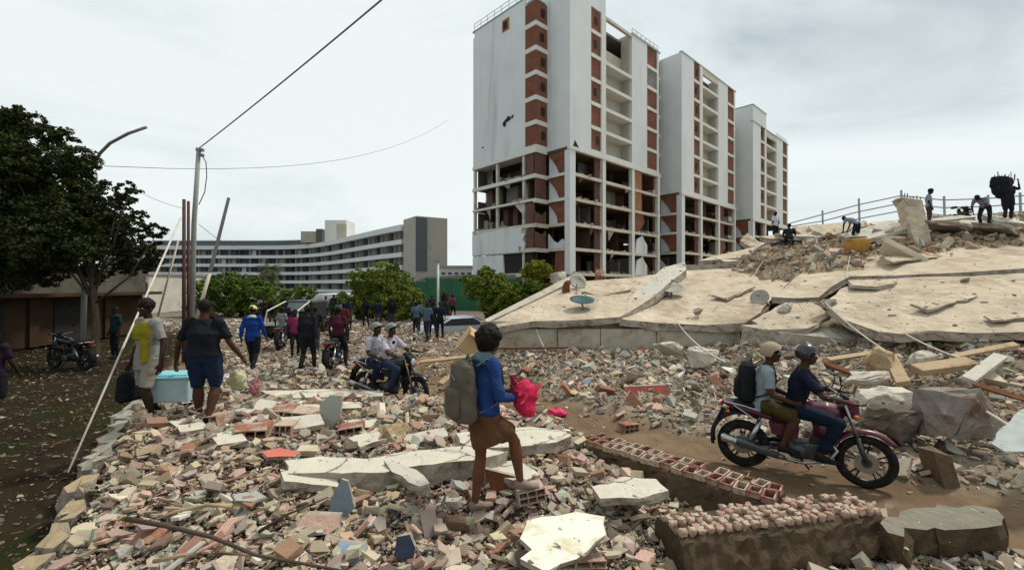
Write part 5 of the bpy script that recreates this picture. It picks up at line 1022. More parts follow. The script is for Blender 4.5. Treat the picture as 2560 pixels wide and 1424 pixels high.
def person(label, loc, rz, H=1.7, pose=None, shirt=m_black, pants=m_black, skin=m_skin, shoes=m_black, hair='short', hat=None, sleeve='short', leg='long', near=False, bulk=1.0, hem=.86, collar=None, cat='person', group=None, voxel=None, hatmat=None, name='person'):
    J = dict(pelvis=(0,0,.93), chest=(0,0,1.24), neck=(0,-.01,1.44), head=(0,.02,1.585), sL=(-.185,0,1.385), sR=(.185,0,1.385), eL=(-.235,-.03,1.11), eR=(.235,-.03,1.11), hL=(-.235,.06,.87), hR=(.235,.06,.87),
             pL=(-.09,0,.90), pR=(.09,0,.90), kL=(-.10,.03,.49), kR=(.10,.03,.49), aL=(-.10,-.02,.085), aR=(.10,-.02,.085), fL=(-.02,1,0), fR=(.02,1,0), look=(0,1,0))
    J.update(pose or {}); J = {k: V3(v) for k, v in J.items()}
    t = empty(name, loc, rz, label, cat, group); t.scale = (H/1.7,)*3; vx = voxel or (.0095 if near else .02); nr = 10 if near else 8
    sd = (J['sR']-J['sL']).normalized(); hd = (J['pR']-J['pL']).normalized(); f = J['look'].normalized(); up = V3((0,0,1)); rgt = f.cross(up).normalized(); up2 = rgt.cross(f)
    HR = Matrix((rgt, f, up2)).transposed(); h = J['head']; P_, Ch, Nk = J['pelvis'], J['chest'], J['neck']
    waist = P_.lerp(Ch, .45) + (P_-Ch).cross(sd)*.0
    def torso(m, g, lo=None, hi=True):
        pts = [P_ + (P_-Ch).normalized()*.08 if lo is None else lo, P_, waist, Ch, Ch.lerp(Nk, .62), Nk]
        rad = [(.14+g,.095+g), (.155*bulk+g,.108*bulk+g), (.128*bulk+g,.095*bulk+g), (.160*bulk+g,.112*bulk+g), (.150+g,.085+g), (.058+g*.5,.058+g*.5)]
        if not hi: pts, rad = pts[:-1]+[Nk], rad
        m.loft(pts, rad, 16, side=(sd+hd).normalized())
        for s, q in (('sL', -1), ('sR', 1)): m.ell(J[s].lerp(Ch.lerp(Nk, .6), .12), (.062+g,)*3)
    b = MB(); torso(b, 0); b.loft([Nk + (Ch-Nk)*.1, Nk.lerp(h, .5), h - up2*.03], [.056, .050, .052], nr)
    b.ell(h + up2*.02 - f*.012, (.074,.092,.098), HR, 16, 12); b.loft([h + f*.02 + up2*.0, h + f*.038 - up2*.075, h + f*.045 - up2*.098], [(.064,.07),(.048,.05),(.026,.03)], 12, side=rgt)
    b.loft([h + f*.078 + up2*.015, h + f*.098 - up2*.022, h+f*.085 - up2*.03], [.010,.017,.012], 6)
    for s in (-1, 1): b.ell(h + rgt*.075*s - f*.005 - up2*.005, (.014,.022,.032), HR, 8, 6)
    for s in 'LR':
        S, E, Hd = J['s'+s], J['e'+s], J['h'+s]; b.loft([S, S.lerp(E,.4), E], [.052,.047,.038], nr); b.loft([E, E.lerp(Hd,.35), Hd], [.039,.038,.026], nr)
        d = (Hd-E).normalized(); sdir = sd if abs(d.dot(sd)) < .8 else V3((0,1,0)); q = d.cross(V3((1,0,0) if s == 'R' else (-1,0,0)))
        ax = (V3((0,1,0)) - d*d.y); ax = ax.normalized() if ax.length > .2 else V3((1,0,0)); pl = d.cross(ax)
        b.loft([Hd - d*.01, Hd + d*.05, Hd + d*.085], [(.028,.018),(.041,.017),(.038,.014)], nr, side=ax)
        fr = .0085 if near else .012; inw = pl if pl.dot(J['chest']-Hd) > 0 else -pl
        for i, L_ in enumerate((.068,.078,.072,.055)):
            o_ = Hd + d*.08 + ax*(.030-.020*i); b.loft([o_-d*.02, o_ + d*L_*.45 + inw*.006, o_ + d*L_*.8 + inw*L_*.32, o_ + d*L_*.9 + inw*L_*.6], [fr, fr, fr*.9, fr*.75], 6)
        o_ = Hd + d*.02 + ax*.026; b.loft([o_, o_ + d*.03 + ax*.022 + inw*.008, o_ + d*.06 + ax*.026 + inw*.022], [fr*1.3, fr*1.1, fr*.9], 6)
        p, K, A, ff = J['p'+s], J['k'+s], J['a'+s], J['f'+s].normalized(); b.loft([p, p.lerp(K,.4), K], [.083*bulk,.070*bulk,.052], nr); b.loft([K, K.lerp(A,.32), K.lerp(A,.7), A], [.052*bulk**.5,.057*bulk,.040*bulk,.034], nr)
        b.loft([A - ff*.045 - up*.035, A + ff*.02 - up*.03, A + ff*.10 - up*.055, A + ff*.165 - up*.062], [(.030,.032),(.036,.042),(.040,.024),(.030,.014)], nr, side=ff.cross(up))
    remesh('body', b, vx, skin, t, 0, it=2)
    # clothes
    if shirt:
        m = MB(); g = .017*bulk; lo = P_ + (P_-Ch).normalized()*(.93-hem); torso(m, g, lo)
        if hem < .8: m.loft([P_, lo], [(.165*bulk,.125*bulk), (.175*bulk,.135*bulk)], 16, side=hd)
        for s in 'LR':
            S, E, Hd = J['s'+s], J['e'+s], J['h'+s]
            if sleeve == 'short': m.loft([S, S.lerp(E,.4), S.lerp(E,.78)], [.064,.064,.062], nr)
            elif sleeve == 'long': m.loft([S, S.lerp(E,.5), E], [.064,.060,.053], nr); m.ell(E, .053); m.loft([E, E.lerp(Hd,.5), E.lerp(Hd,.94)], [.053,.049,.040], nr)
            else: m.ell(S, .06)
        remesh('shirt', m, vx*1.1, shirt, t, .011 if near else .012, 7)
    if pants:
        m = MB(); m.loft([P_ + (Ch-P_).normalized()*.10, P_, P_.lerp((J['pL']+J['pR'])/2, 1) - (Ch-P_).normalized()*.06], [(.150*bulk,.108*bulk),(.168*bulk,.122*bulk),(.13*bulk,.10*bulk)], 16, side=hd)
        for s in 'LR':
            p, K, A = J['p'+s], J['k'+s], J['a'+s]
            if leg == 'long': m.loft([p, p.lerp(K,.45), K], [.098*bulk,.086*bulk,.068], nr); m.ell(K, .068); m.loft([K, K.lerp(A,.4), K.lerp(A,.9)], [.068,.064,.056], nr)
            elif leg == 'knee': m.loft([p, p.lerp(K,.45), p.lerp(K,.98)], [.100*bulk,.092*bulk,.080], nr)
            else: m.loft([p, p.lerp(K,.3), p.lerp(K,.6)], [.102*bulk,.100*bulk,.095], nr)
        remesh('shorts' if leg != 'long' else 'trousers', m, vx*1.1, pants, t, .010 if near else .011, 7)
    if shoes:
        for s in 'LR':
            A, ff = J['a'+s], J['f'+s].normalized(); m = MB(); m.loft([A - ff*.055 - up*.03, A + ff*.02 - up*.03, A + ff*.10 - up*.055, A + ff*.18 - up*.062], [(.036,.045),(.043,.050),(.046,.030),(.036,.020)], 10, side=ff.cross(up)); m.build('shoe', shoes, t, smooth=True)
    hm = MB()
    if hair == 'short': hm.ell(h + up2*.038 - f*.022, (.084,.096,.092), HR, 16, 12)
    elif hair == 'curly': hm.ell(h + up2*.055 - f*.02, (.098,.106,.100), HR, 16, 12)
    elif hair == 'afro': hm.ell(h + up2*.035 - f*.035, (.122,.130,.128), HR, 18, 12); hm.ell(h - f*.075 - up2*.05, (.07,.06,.07), HR)
    elif hair == 'bun': hm.ell(h + up2*.035 - f*.025, (.086,.098,.092), HR, 16, 12); hm.ell(h - f*.12 + up2*.02, (.045,.045,.045), HR)
    if hair:
        if near: remesh('hair', hm, .009, m_hair, t, .007 if hair != 'afro' else .010, 22, 1)
        else: hm.build('hair', m_hair, t, smooth=True)
    if near:
        m = MB()
        for s in (-1, 1): m.ell(h + rgt*.030*s + f*.075 + up2*.012, (.013,.010,.008), HR, 8, 6)
        m.build('eyes', m_eye, t, smooth=True); m = MB()
        for s in (-1, 1): m.ell(h + rgt*.030*s + f*.0835 + up2*.012, (.006,.004,.006), HR, 8, 6); 
        m.build('pupils', m_hair, t, smooth=True); MB().ell(h + f*.079 - up2*.055, (.022,.009,.007), HR, 10, 6).build('mouth', m_lip, t, smooth=True)
        m = MB()
        for s in (-1, 1): m.loft([h + rgt*.014*s + f*.083 + up2*.030, h + rgt*.032*s + f*.081 + up2*.036, h + rgt*.050*s + f*.070 + up2*.030], .004, 5)
        m.build('eyebrows', m_hair, t)
    if hat == 'helmet':
        n = 20; m = MB(); vs = []
        for k in range(9):
            ph = math.radians(-28 + 118*k/8)
            for i in range(n):
                th = 6.283*i/n; low = max(0, math.sin(th))*.55 if ph < .35 else 0   # open in front
                p_ = max(ph, low*.75 if math.sin(th) > .3 else ph); vs.append(h + up2*.03 - f*.01 + HR @ V3((.112*math.cos(p_)*math.cos(th), .130*math.cos(p_)*math.sin(th), .125*math.sin(p_))))
        m.add(vs, [(k*n+i, k*n+(i+1)%n, (k+1)*n+(i+1)%n, (k+1)*n+i) for k in range(8) for i in range(n)]); m.build('helmet', hatmat or m_hair, t, smooth=True)
        MB().prism([h + up2*.075 + f*.10 + rgt*.09, h + up2*.085 + f*.125, h + up2*.075 + f*.10 - rgt*.09, h + up2*.055 + f*.165 - rgt*.06, h + up2*.055 + f*.18, h + up2*.055 + f*.165 + rgt*.06], up2*.008).build('peak', m_hair, t)
    elif hat == 'cap':
        MB().ell(h + up2*.05 - f*.01, (.092,.104,.085), HR, 16, 10).build('cap', hatmat, t, smooth=True); MB().obox(h + up2*.05 + f*.13, (.13,.10,.012), HR).build('peak', hatmat, t)
    elif hat == 'hat':
        MB().ell(h + up2*.075 - f*.012, (.090,.102,.085), HR, 16, 10).build('hat_crown', hatmat, t, smooth=True); MB().loft([h + up2*.048 - f*.01, h + up2*.058 - f*.01], [(.145,.165),(.13,.15)], 20, side=rgt).build('brim', hatmat, t, smooth=True)
    if collar: MB().loft([Ch.lerp(Nk,.72) - f*.03, Nk - f*.005 + up*.015], [(.155,.105),(.075,.075)], 14, side=sd).build('collar', collar, t, smooth=True)
    return t
def backpack(parent_loc, rz, label, c, size, mat, strapmat, H=1.0, top=True):
    t = empty('backpack', parent_loc, rz, label, 'backpack'); t.scale = (H,)*3; c = V3(c); sx, sy, sz = size; m = MB()
    for k, (zz, s) in enumerate(((-.5,.80),(-.45,.97),(-.1,1.0),(.25,.96),(.42,.82),(.5,.5))): pass
    m.loft([c + V3((0,0,zz*sz)) for zz in (-.5,-.46,-.1,.25,.42,.5)], [(sx*.40,sy*.40),(sx*.5,sy*.5),(sx*.51,sy*.52),(sx*.49,sy*.48),(sx*.42,sy*.38),(sx*.24,sy*.2)], 18)
    remesh('pack_body', m, .013, mat, t, .008, 9)
    remesh('front_pocket', MB().loft([c + V3((0,-sy*.45,zz*sz)) for zz in (-.42,-.38,0,.06)], [(sx*.33,sy*.2),(sx*.40,sy*.26),(sx*.39,sy*.24),(sx*.34,sy*.16)], 14), .013, mat, t, .006, 9)
    MB().tube([c + V3((-sx*.33,-sy*.52,sz*.22)), c + V3((0,-sy*.56,sz*.30)), c + V3((sx*.33,-sy*.52,sz*.22))], .006, 5).build('zip', strapmat, t)
    MB().tube([c + V3((-.04,sy*.2,sz*.48)), c + V3((0,sy*.2,sz*.58)), c + V3((.04,sy*.2,sz*.48))], .010, 6).build('handle', strapmat, t)
    for s in (-1, 1):
        pts = [c + V3((s*.09,sy*.40,sz*.40)), c + V3((s*.125,sy*.5+.06,sz*.52)), c + V3((s*.14,sy*.5+.19,sz*.42)), c + V3((s*.150,sy*.5+.215,sz*.10)), c + V3((s*.165,sy*.5+.14,-sz*.22)), c + V3((s*.13,sy*.42,-sz*.36))]
        MB().loft(pts, (.024,.008), 8, side=(1,0,0)).build('strap', strapmat, t, smooth=True)
    return t
# --- woman in front
WL = (-.262, 3.98, .365); WR = math.radians(-62)
wp = dict(pelvis=(0,.02,.96), chest=(0,.04,1.26), neck=(0,.05,1.45), head=(0,.085,1.59), pL=(-.085,.02,.92), pR=(.085,.03,.92), kL=(-.085,.02,.50), aL=(-.08,-.04,.09), kR=(.11,.27,.68), aR=(.12,.33,.29), fR=(.15,1,-.05), fL=(-.1,1,0),
          eL=(-.25,.06,1.13), hL=(-.08,.27,1.10), eR=(.25,.05,1.12), hR=(.09,.28,1.05), sL=(-.17,.04,1.385), sR=(.17,.04,1.385), look=(-.25,1,-.08))
m_denim = cloth('blue_jacket', (.014,.042,.15), .3, (.015,.03,.07)); m_brown = cloth('brown_skirt', (.10,.046,.02), .25)
person('woman in a blue top and brown skirt standing with one foot raised on the rubble', WL, WR, 1.64, wp, m_denim, None, M('skin_warm', (.125,.052,.028), rough=.5, var=.12, vs=5, bump=.04, bs=60), M('sandal', (.22,.17,.14)), 'afro', sleeve='long', near=True, hem=.90, bulk=1.1)
w = [o for o in C.objects if o.get('label', '').startswith('woman in a blue top')][0]
m = MB(); m.loft([(0,.03,1.06),(0,.02,.96),(0,.03,.86),(.01,.07,.74),(.015,.09,.69)], [(.145,.115),(.172,.135),(.185,.150),(.200,.190),(.200,.205)], 18); remesh('skirt', m, .012, m_brown, w, .009, 8)
m = MB(); m.loft([V3((.10,.05,.86)), V3((.115,.20,.74))], [(.10,.10),(.105,.105)], 12)
remesh('skirt_fold', m, .012, m_brown, w, .008, 9)
MB().loft([(0,-.03,1.40),(0,.03,1.46),(0,.055,1.49)], [(.135,.085),(.09,.075),(.062,.06)], 14).build('hood', cloth('pale_hood', (.12,.19,.21), .3), w, smooth=True)
m = MB(); m.torus((0,0,0), .108, .013, 'x', 26, 6); hb_ = m.build('headband', M('band', (.35,.28,.2), bump=0), w, smooth=True, loc=(-.01,.075,1.615), rot=(0,.35,1.57))
m_pack = cloth('olive_pack', (.10,.085,.066), .22, (.085,.07,.052))
backpack(WL, WR, 'large olive brown backpack worn by the woman in the blue top', (0,-.19,1.17), (.34,.23,.54), m_pack, cloth('strap', (.10,.12,.13)), 1.64/1.7)
m_pink = cloth('pink_bundle', (.52,.022,.075), .35, (.28,.008,.03))
t = empty('bundle', P(1312,994,4.08), WR, 'bright pink and red cloth bundle held in front by the woman with the olive backpack', 'bundle'); m = MB(); m.ell((0,0,0), (.10,.12,.15)); m.ell((.03,0,-.08), (.09,.10,.10)); remesh('cloth', m, .009, m_pink, t, .018, 8, 2)
m_pink2 = cloth('pink_ruffle', (.72,.06,.13), .2)
for k in range(14):
    a = random.uniform(0, 6.28); q = V3((.11*math.cos(a), .11*math.sin(a), random.uniform(.0,.16))); m = MB(); n = 9; vs = [q] + [q + V3((.045*math.cos(6.28*i/n), .045*math.sin(6.28*i/n)*math.cos(a), .045*math.sin(6.28*i/n))) + q.normalized()*(.022 if i % 2 else -.006) for i in range(n)]
    m.add(vs, [(0, i+1, (i+1)%n+1) for i in range(n)]); o = m.build('ruffle', m_pink2, t, smooth=True)
# --- cooler carriers on the left
m_ws = cloth('white_shirt', (.22,.21,.19), .12, (.20,.19,.21)); m_yel = cloth('yellow_print', (.22,.18,.012), .3)
CL = (-5.19, 6.4, .46)
person('man in a white shirt with a yellow print carrying a black bag and the cooler', CL, math.pi-.35, 1.72, dict(hL=(-.36,.06,.84), eL=(-.30,-.02,1.10), hR=(.30,.05,.80), kL=(-.11,.10,.49), aL=(-.11,.02,.085), kR=(.10,.0,.50), aR=(.11,-.18,.12), head=(0,.03,1.585), look=(-.2,1,-.1)), m_ws, cloth('cream_shorts', (.24,.215,.17)), m_skin2, m_black, 'curly', near=True, bulk=1.12, hem=.74, leg='knee')
w = [o for o in C.objects if o.get('label', '').startswith('man in a white shirt with a yellow')][0]
m = MB(); m.loft([(0,.016,1.17),(0,.02,1.24),(0,.012,1.33),(0,.0,1.39)], [(.188,.139),(.199,.146),(.190,.128),(.172,.110)], 18); o = remesh('yellow_yoke', m, .010, m_yel, w, .006, 8)
m = MB(); m.loft([(-.10,.075,.84),(-.09,.078,1.0),(-.08,.07,1.2)], [(.06,.075),(.06,.07),(.06,.07)], 10); o = remesh('yellow_stripe', m, .010, m_yel, w, .004, 8)
t = empty('shoulder_bag', CL, math.pi-.35, 'black bag hanging from the left hand of the man in the white shirt', 'bag'); m = MB(); m.loft([(.34,.02,.70),(.35,.02,.62),(.34,.02,.30),(.33,.02,.26)], [(.05,.10),(.08,.17),(.10,.20),(.06,.14)], 14); remesh('bag_body', m, .012, m_black, t, .008, 8); MB().tube([(.335,-.08,.68),(.32,.02,.80),(.335,.12,.68)], .012, 6).build('handle', m_black, t)
BL = (-4.35, 6.35, .45)
person('heavy man in a black T shirt and jeans shorts holding the cooler', BL, .12, 1.74, dict(hR=(.40,.20,.86), eR=(.30,.05,1.10), hL=(-.42,.10,.83), eL=(-.33,.0,1.10), sL=(-.21,0,1.385), sR=(.21,0,1.385), kL=(-.11,.05,.49), aL=(-.11,.08,.10), kR=(.12,.06,.50), aR=(.12,-.14,.12)), cloth('black_shirt', (.009,.010,.014)), cloth('jeans', (.008,.016,.042), .3), m_skin, m_black, 'short', near=True, bulk=1.32, leg='knee', hem=.84)
person('man in a dark hoodie bending forward behind the cooler', (-5.45, 7.6, tz(-5.45, 7.6)+.04), -.9, 1.7, dict(chest=(0,.12,1.20), neck=(0,.25,1.36), head=(0,.33,1.46), sL=(-.18,.20,1.30), sR=(.18,.20,1.30), eL=(-.22,.26,1.02), eR=(.22,.26,1.02), hL=(-.15,.38,.84), hR=(.15,.38,.84), look=(0,1,-.5)), cloth('navy_hoodie', (.012,.016,.028)), m_black, m_skin2, sleeve='long', near=True)
walkA = dict(kL=(-.10,.14,.50), aL=(-.10,.20,.12), kR=(.10,-.02,.48), aR=(.10,-.25,.14), hL=(-.23,-.12,.90), eL=(-.23,-.10,1.12), hR=(.24,.18,.90), eR=(.23,.02,1.12))
walkB = dict(kR=(.10,.12,.50), aR=(.10,.16,.10), kL=(-.10,-.02,.48), aL=(-.10,-.20,.12), hR=(.24,-.1,.90), eR=(.23,-.08,1.12), hL=(-.24,.16,.90), eL=(-.23,.02,1.12))
person('person in a bright blue jacket with a pale collar and a blond cap walking away', (-6.93, 12.0, tz(-6.93, 12.0)+.04), .1, 1.76, walkA, cloth('blue_nylon', (.008,.035,.19), .25), m_black, m_skin, m_black, 'short', 'cap', 'long', near=True, hatmat=M('cream_cap', (.60,.47,.24), bump=0), collar=M('pale_collar', (.40,.46,.50), bump=0), bulk=1.15, hem=.80)
person('person all in black walking away in the middle of the street, seen from behind', (-5.05, 11.1, tz(-5.05, 11.1)+.06), .0, 1.66, walkB, m_black, m_black, m_skin2, M('white_shoe', (.35,.36,.36), bump=0), 'bun', None, 'long', bulk=1.2)
person('person in a dark maroon shirt standing astride behind the black motorcycle', (-5.0, 12.9, tz(-5.0, 12.9)+.04), .1, 1.72, dict(kL=(-.2,.1,.50), kR=(.2,.1,.5), aL=(-.22,-.02,.09), aR=(.22,-.02,.09)), cloth('maroon', (.055,.010,.022)), m_black, m_skin2, m_black, bulk=1.15)
person('person in dark clothes with white shoes at the far left edge in the shade', (-8.9, 7.7, -.02), .3, 1.66, walkA, cloth('dark_purple', (.018,.008,.018)), m_black, m_skin2, M('white_shoe', (.35,.36,.36)), bulk=1.05, leg='knee')
person('person in a dark shirt standing just behind the trunk of the big tree', (-12.9, 14.6, 0), 2.8, 1.68, {}, cloth('teal_dark', (.010,.03,.033)), m_black, m_skin2, bulk=1.05)
# --- riders
def ride(dx=0, dy=0, lean=.12, passenger=False):
    p = dict(pelvis=(0,dy,.84), chest=(0,dy+lean*.7,1.14), neck=(0,dy+lean+.01,1.34), head=(0,dy+lean+.05,1.485), sL=(-.18,dy+lean,1.28), sR=(.18,dy+lean,1.28), pL=(-.10,dy+.02,.84), pR=(.10,dy+.02,.84), fL=(0,1,.0), fR=(0,1,0))
    if passenger: p.update(kL=(-.26,dy+.36,.78), kR=(.26,dy+.36,.78), aL=(-.25,dy+.22,.42), aR=(.25,dy+.22,.42), eL=(-.25,dy+.10,1.02), eR=(.25,dy+.10,1.02), hL=(-.19,dy+.33,.93), hR=(.19,dy+.33,.93))
    else: p.update(kL=(-.22,dy+.44,.76), kR=(.22,dy+.44,.76), aL=(-.21,dy+.26,.36), aR=(.21,dy+.26,.36), eL=(-.30,dy+.28,1.06), eR=(.30,dy+.28,1.06), hL=(-.33,dy+.52,1.03), hR=(.33,dy+.52,1.03))
    return p
MC = Vector((3.62, 5.66, .0)); MCR = math.radians(-119.5); BK = Vector((-2.48, 9.05, .0)); BKR = math.radians(-114)
MC.z = tz(MC.x, MC.y) - .015; BK.z = tz(BK.x, BK.y) - .01
m_jeans = cloth('blue_jeans', (.005,.011,.026), .35, (.012,.02,.04))
person('man in a navy T shirt, jeans and black helmet steering the red motorcycle', MC, MCR, 1.74, ride(0,-.06,.10), cloth('navy_tee', (.008,.008,.024)), m_jeans, m_skin, m_black, 'short', 'helmet', near=True, hatmat=M('helmet_black', (.012,.013,.018), rough=.25, bump=0, var=0, spec=.6))
pp = ride(0,-.40,.06,True); person('passenger in a white T shirt and beige hat behind the navy shirted rider', MC, MCR, 1.74, pp, cloth('white_tee', (.21,.25,.27), .12), cloth('yellow_shorts', (.05,.034,.008), .35, (.012,.014,.008)), m_skin, m_black, 'short', 'helmet', near=True, leg='knee', hatmat=M('hat_beige', (.33,.25,.18), bump=0))
t = backpack(MC, MCR, 'black backpack on the back of the passenger of the red motorcycle', (0,-.565,1.12), (.34,.22,.50), m_black, m_black, 1.74/1.7)
bh = M('helmet_grey', (.16,.19,.17), rough=.3, bump=0, var=.1)
person('rider in a white shirt and grey helmet steering the black motorcycle in mid street', BK, BKR, 1.70, ride(0,-.06,.08), cloth('white_shirt2', (.40,.36,.41), .1, (.42,.36,.42)), cloth('dark_jeans', (.02,.03,.06)), m_skin, m_black, 'short', 'helmet', near=True, hatmat=bh)
person('passenger in a white shirt and grey helmet behind the rider of the black motorcycle', BK, BKR, 1.70, ride(0,-.42,.06,True), cloth('white_shirt3', (.36,.36,.40), .1), m_jeans, m_skin, m_black, 'short', 'helmet', near=True, hatmat=bh)
# --- people on the crest
crouch = dict(pelvis=(0,0,.45), chest=(0,.16,.72), neck=(0,.26,.90), head=(0,.33,1.02), sL=(-.18,.22,.84), sR=(.18,.22,.84), eL=(-.24,.34,.60), eR=(.24,.34,.60), hL=(-.20,.50,.45), hR=(.20,.50,.45), pL=(-.09,0,.43), pR=(.09,0,.43), kL=(-.15,.38,.50), kR=(.15,.38,.50), aL=(-.13,.10,.09), aR=(.13,.10,.09))
bend = dict(pelvis=(0,-.05,.92), chest=(0,.18,1.12), neck=(0,.38,1.20), head=(0,.50,1.22), sL=(-.18,.32,1.18), sR=(.18,.32,1.18), eL=(-.22,.40,.90), eR=(.22,.40,.90), hL=(-.15,.46,.66), hR=(.15,.46,.66), pL=(-.10,-.05,.90), pR=(.10,-.05,.90), kL=(-.17,.02,.50), kR=(.17,.02,.50), look=(0,.6,-.8))
def onc(px, py, D, dz=0): p = P(px, py, D); return (p.x, p.y, p.z+dz)
def ong(px, py, D): g = ghit(px, py, max(15, D-2.5), D+3); return (g.x, g.y, g.z)
person('person in a white shirt and black trousers standing on the crest before the farthest tower', (lambda q: (q[0], q[1]-.6, q[2]+.55))(ong(1924,606,29)), .3, 1.7, {}, cloth('white_shirt4', (.5,.5,.55)), m_black, m_skin2)
person('man in black crouching on the crest left of the water tank', ong(1972,644,23), -.6, 1.7, crouch, m_black, m_black, m_skin2)
person('person in dark clothes bending behind the water tank with a dark cloth', ong(2140,612,19.2), .4, 1.6, bend, cloth('pale_vest', (.16,.2,.26)), m_black, m_skin2)
person('man in a grey shirt standing right behind the tilted column', ong(2322,572,20.2), -2.2, 1.7, dict(head=(0,.06,1.58), look=(0,1,-.4)), cloth('grey_tee', (.20,.25,.27)), cloth('brown_trousers', (.06,.04,.03)), m_skin2, hair='curly')
person('person in a grey top bending over the rubble near the right edge', ong(2462,572,20), 1.9, 1.7, bend, cloth('grey_top', (.13,.15,.2)), m_black, m_skin2)
person('person in black carrying a dark load on the shoulder at the upper right', ong(2520,556,19), 2.9, 1.75, dict(hL=(-.30,.05,1.62), eL=(-.36,.03,1.30), hR=(.30,.08,1.60), eR=(.36,.03,1.30)), m_black, m_black, m_skin2, bulk=1.3)
t = empty('scrap_load', onc(2505,470,18.9), .2, 'dark load of scrap with sticks poking out, held up at the upper right', 'load'); m = MB(); m.loft([(-.05,0,-.42),(0,0,-.2),(-.02,0,.15),(0,0,.42)], [(.20,.16),(.36,.24),(.50,.26),(.50,.25)], 14); remesh('bundle', m, .03, m_black, t, .03, 5)
for k in range(14): x = random.uniform(-.5,.5); y = random.uniform(-.2,.2); MB().tube([(x,y,.3),(x+random.uniform(-.05,.05),y,random.uniform(.45,.68))], .014, 5).build('stick', m_rust, t)
t = empty('dark_cloth', ong(2135,536,19.2), .1, 'dark flat cloth held over the head of the person behind the water tank', 'cloth'); m = MB(); m.loft([(-.5,0,-.05),(-.3,0,0),(0,0,.06),(.3,0,-.02),(.46,0,-.10)], [(.03,.1),(.05,.2),(.07,.22),(.05,.2),(.02,.08)], 10, side=(0,0,1)); remesh('cloth', m, .025, m_black, t, .02, 6)
bgtree('bush', 'small dark green plant on the crest near the right edge', 2405, 20, [(2400,530,14),(2415,545,16),(2390,545,10)], 900, .06, (.03,.05,.02), cat='bush').location.z = 0
# --- crowd down the street
cols = [('white', (.42,.42,.44)), ('red', (.22,.025,.03)), ('pink', (.40,.05,.16)), ('navy', (.02,.03,.07)), ('black', (.012,.012,.015)), ('dark green', (.03,.06,.035)), ('maroon', (.08,.015,.025)), ('grey', (.17,.18,.19)), ('light blue', (.14,.24,.34)), ('purple', (.07,.03,.09)), ('yellow', (.38,.28,.05))]
plan = [(705,820,17,0,'behind the blue jacketed person, near the truck'), (738,835,14.5,2,'right of the black truck'), (788,815,16,4,'left of the maroon shirted person, in mid street'), (800,805,24,6,'in front of the low pale green tree'), (860,812,18,1,'just left of the two white shirted riders'), (872,806,24,3,'under the low pale green tree'), (895,800,30,2,'beside the trunk of the flat layered tree'), (915,806,25,4,'at the foot of the flat layered tree'),
        (958,800,30,7,'under the middle of the flat layered tree'), (978,806,27,4,'in front of the green wall, left part'), (1003,802,31,6,'in front of the green wall, third from its left'), (1022,800,33,1,'by the green wall halfway to the lamp pole'), (1034,806,28,5,'by the green wall just left of the lamp pole'), (1060,802,31,4,'left beside the slim pale lamp pole'), (1080,800,33,9,'right behind the slim pale lamp pole'), (1118,798,34,1,'behind the silver blue car, left one'), (1132,797,33,2,'behind the silver blue car, right one'),
        (660,812,22,4,'left of the black truck in the distance'), (755,800,27,7,'beyond the black truck'), (833,802,29,5,'far down the street before the white canopy'), (945,806,24,3,'behind the two white shirted riders'), (1068,830,19,8,'left of the silver blue car, nearer than the crowd')]
for q in range(34):
    px = random.uniform(640, 1135); D = random.uniform(19, 42); side = 'at the green wall' if px > 925 and D > 30 else 'far down the street' if D > 30 else 'in the crowd'
    plan.append((px, 0, D, random.choice([3,4,4,5,6,7,4,9,1,0,8]), ['left of truck ', 'right of truck ', 'by the layered tree ', 'left of lamp pole '][min(3, int((px-640)/125))] + side))
proto = {}
for i, (px, hy, D, ci, where) in enumerate(plan):
    X = (px-1280)*D/F; hgt = 1.56 + (i*37 % 17)/100.; z = tz(X, D); nm, c = cols[ci]; c = tuple(q*.5 for q in c); k = (ci, i % 3)
    if k in proto:
        o = copy_tree(proto[k]); o.location = (X, D, z); o.rotation_euler[2] = random.uniform(-.6,.6) + (math.pi if i % 2 else 0)
    else: o = person('x', (X, D, z), random.uniform(-.6,.6)+(math.pi if i % 2 else 0), 1.7, [walkA, walkB, {}][i % 3], cloth('crowd_'+nm.replace(' ','_'), c), cloth('crowd_trousers%d' % (i % 3), [(.02,.025,.04),(.012,.012,.014),(.06,.05,.045)][i % 3]), m_skin2, m_black, 'short', voxel=.03); proto[k] = o
    o['label'] = f'person in a {nm} top {where}'; o['group'] = 'people in the crowd down the street'; o.scale = (hgt/1.7,)*3

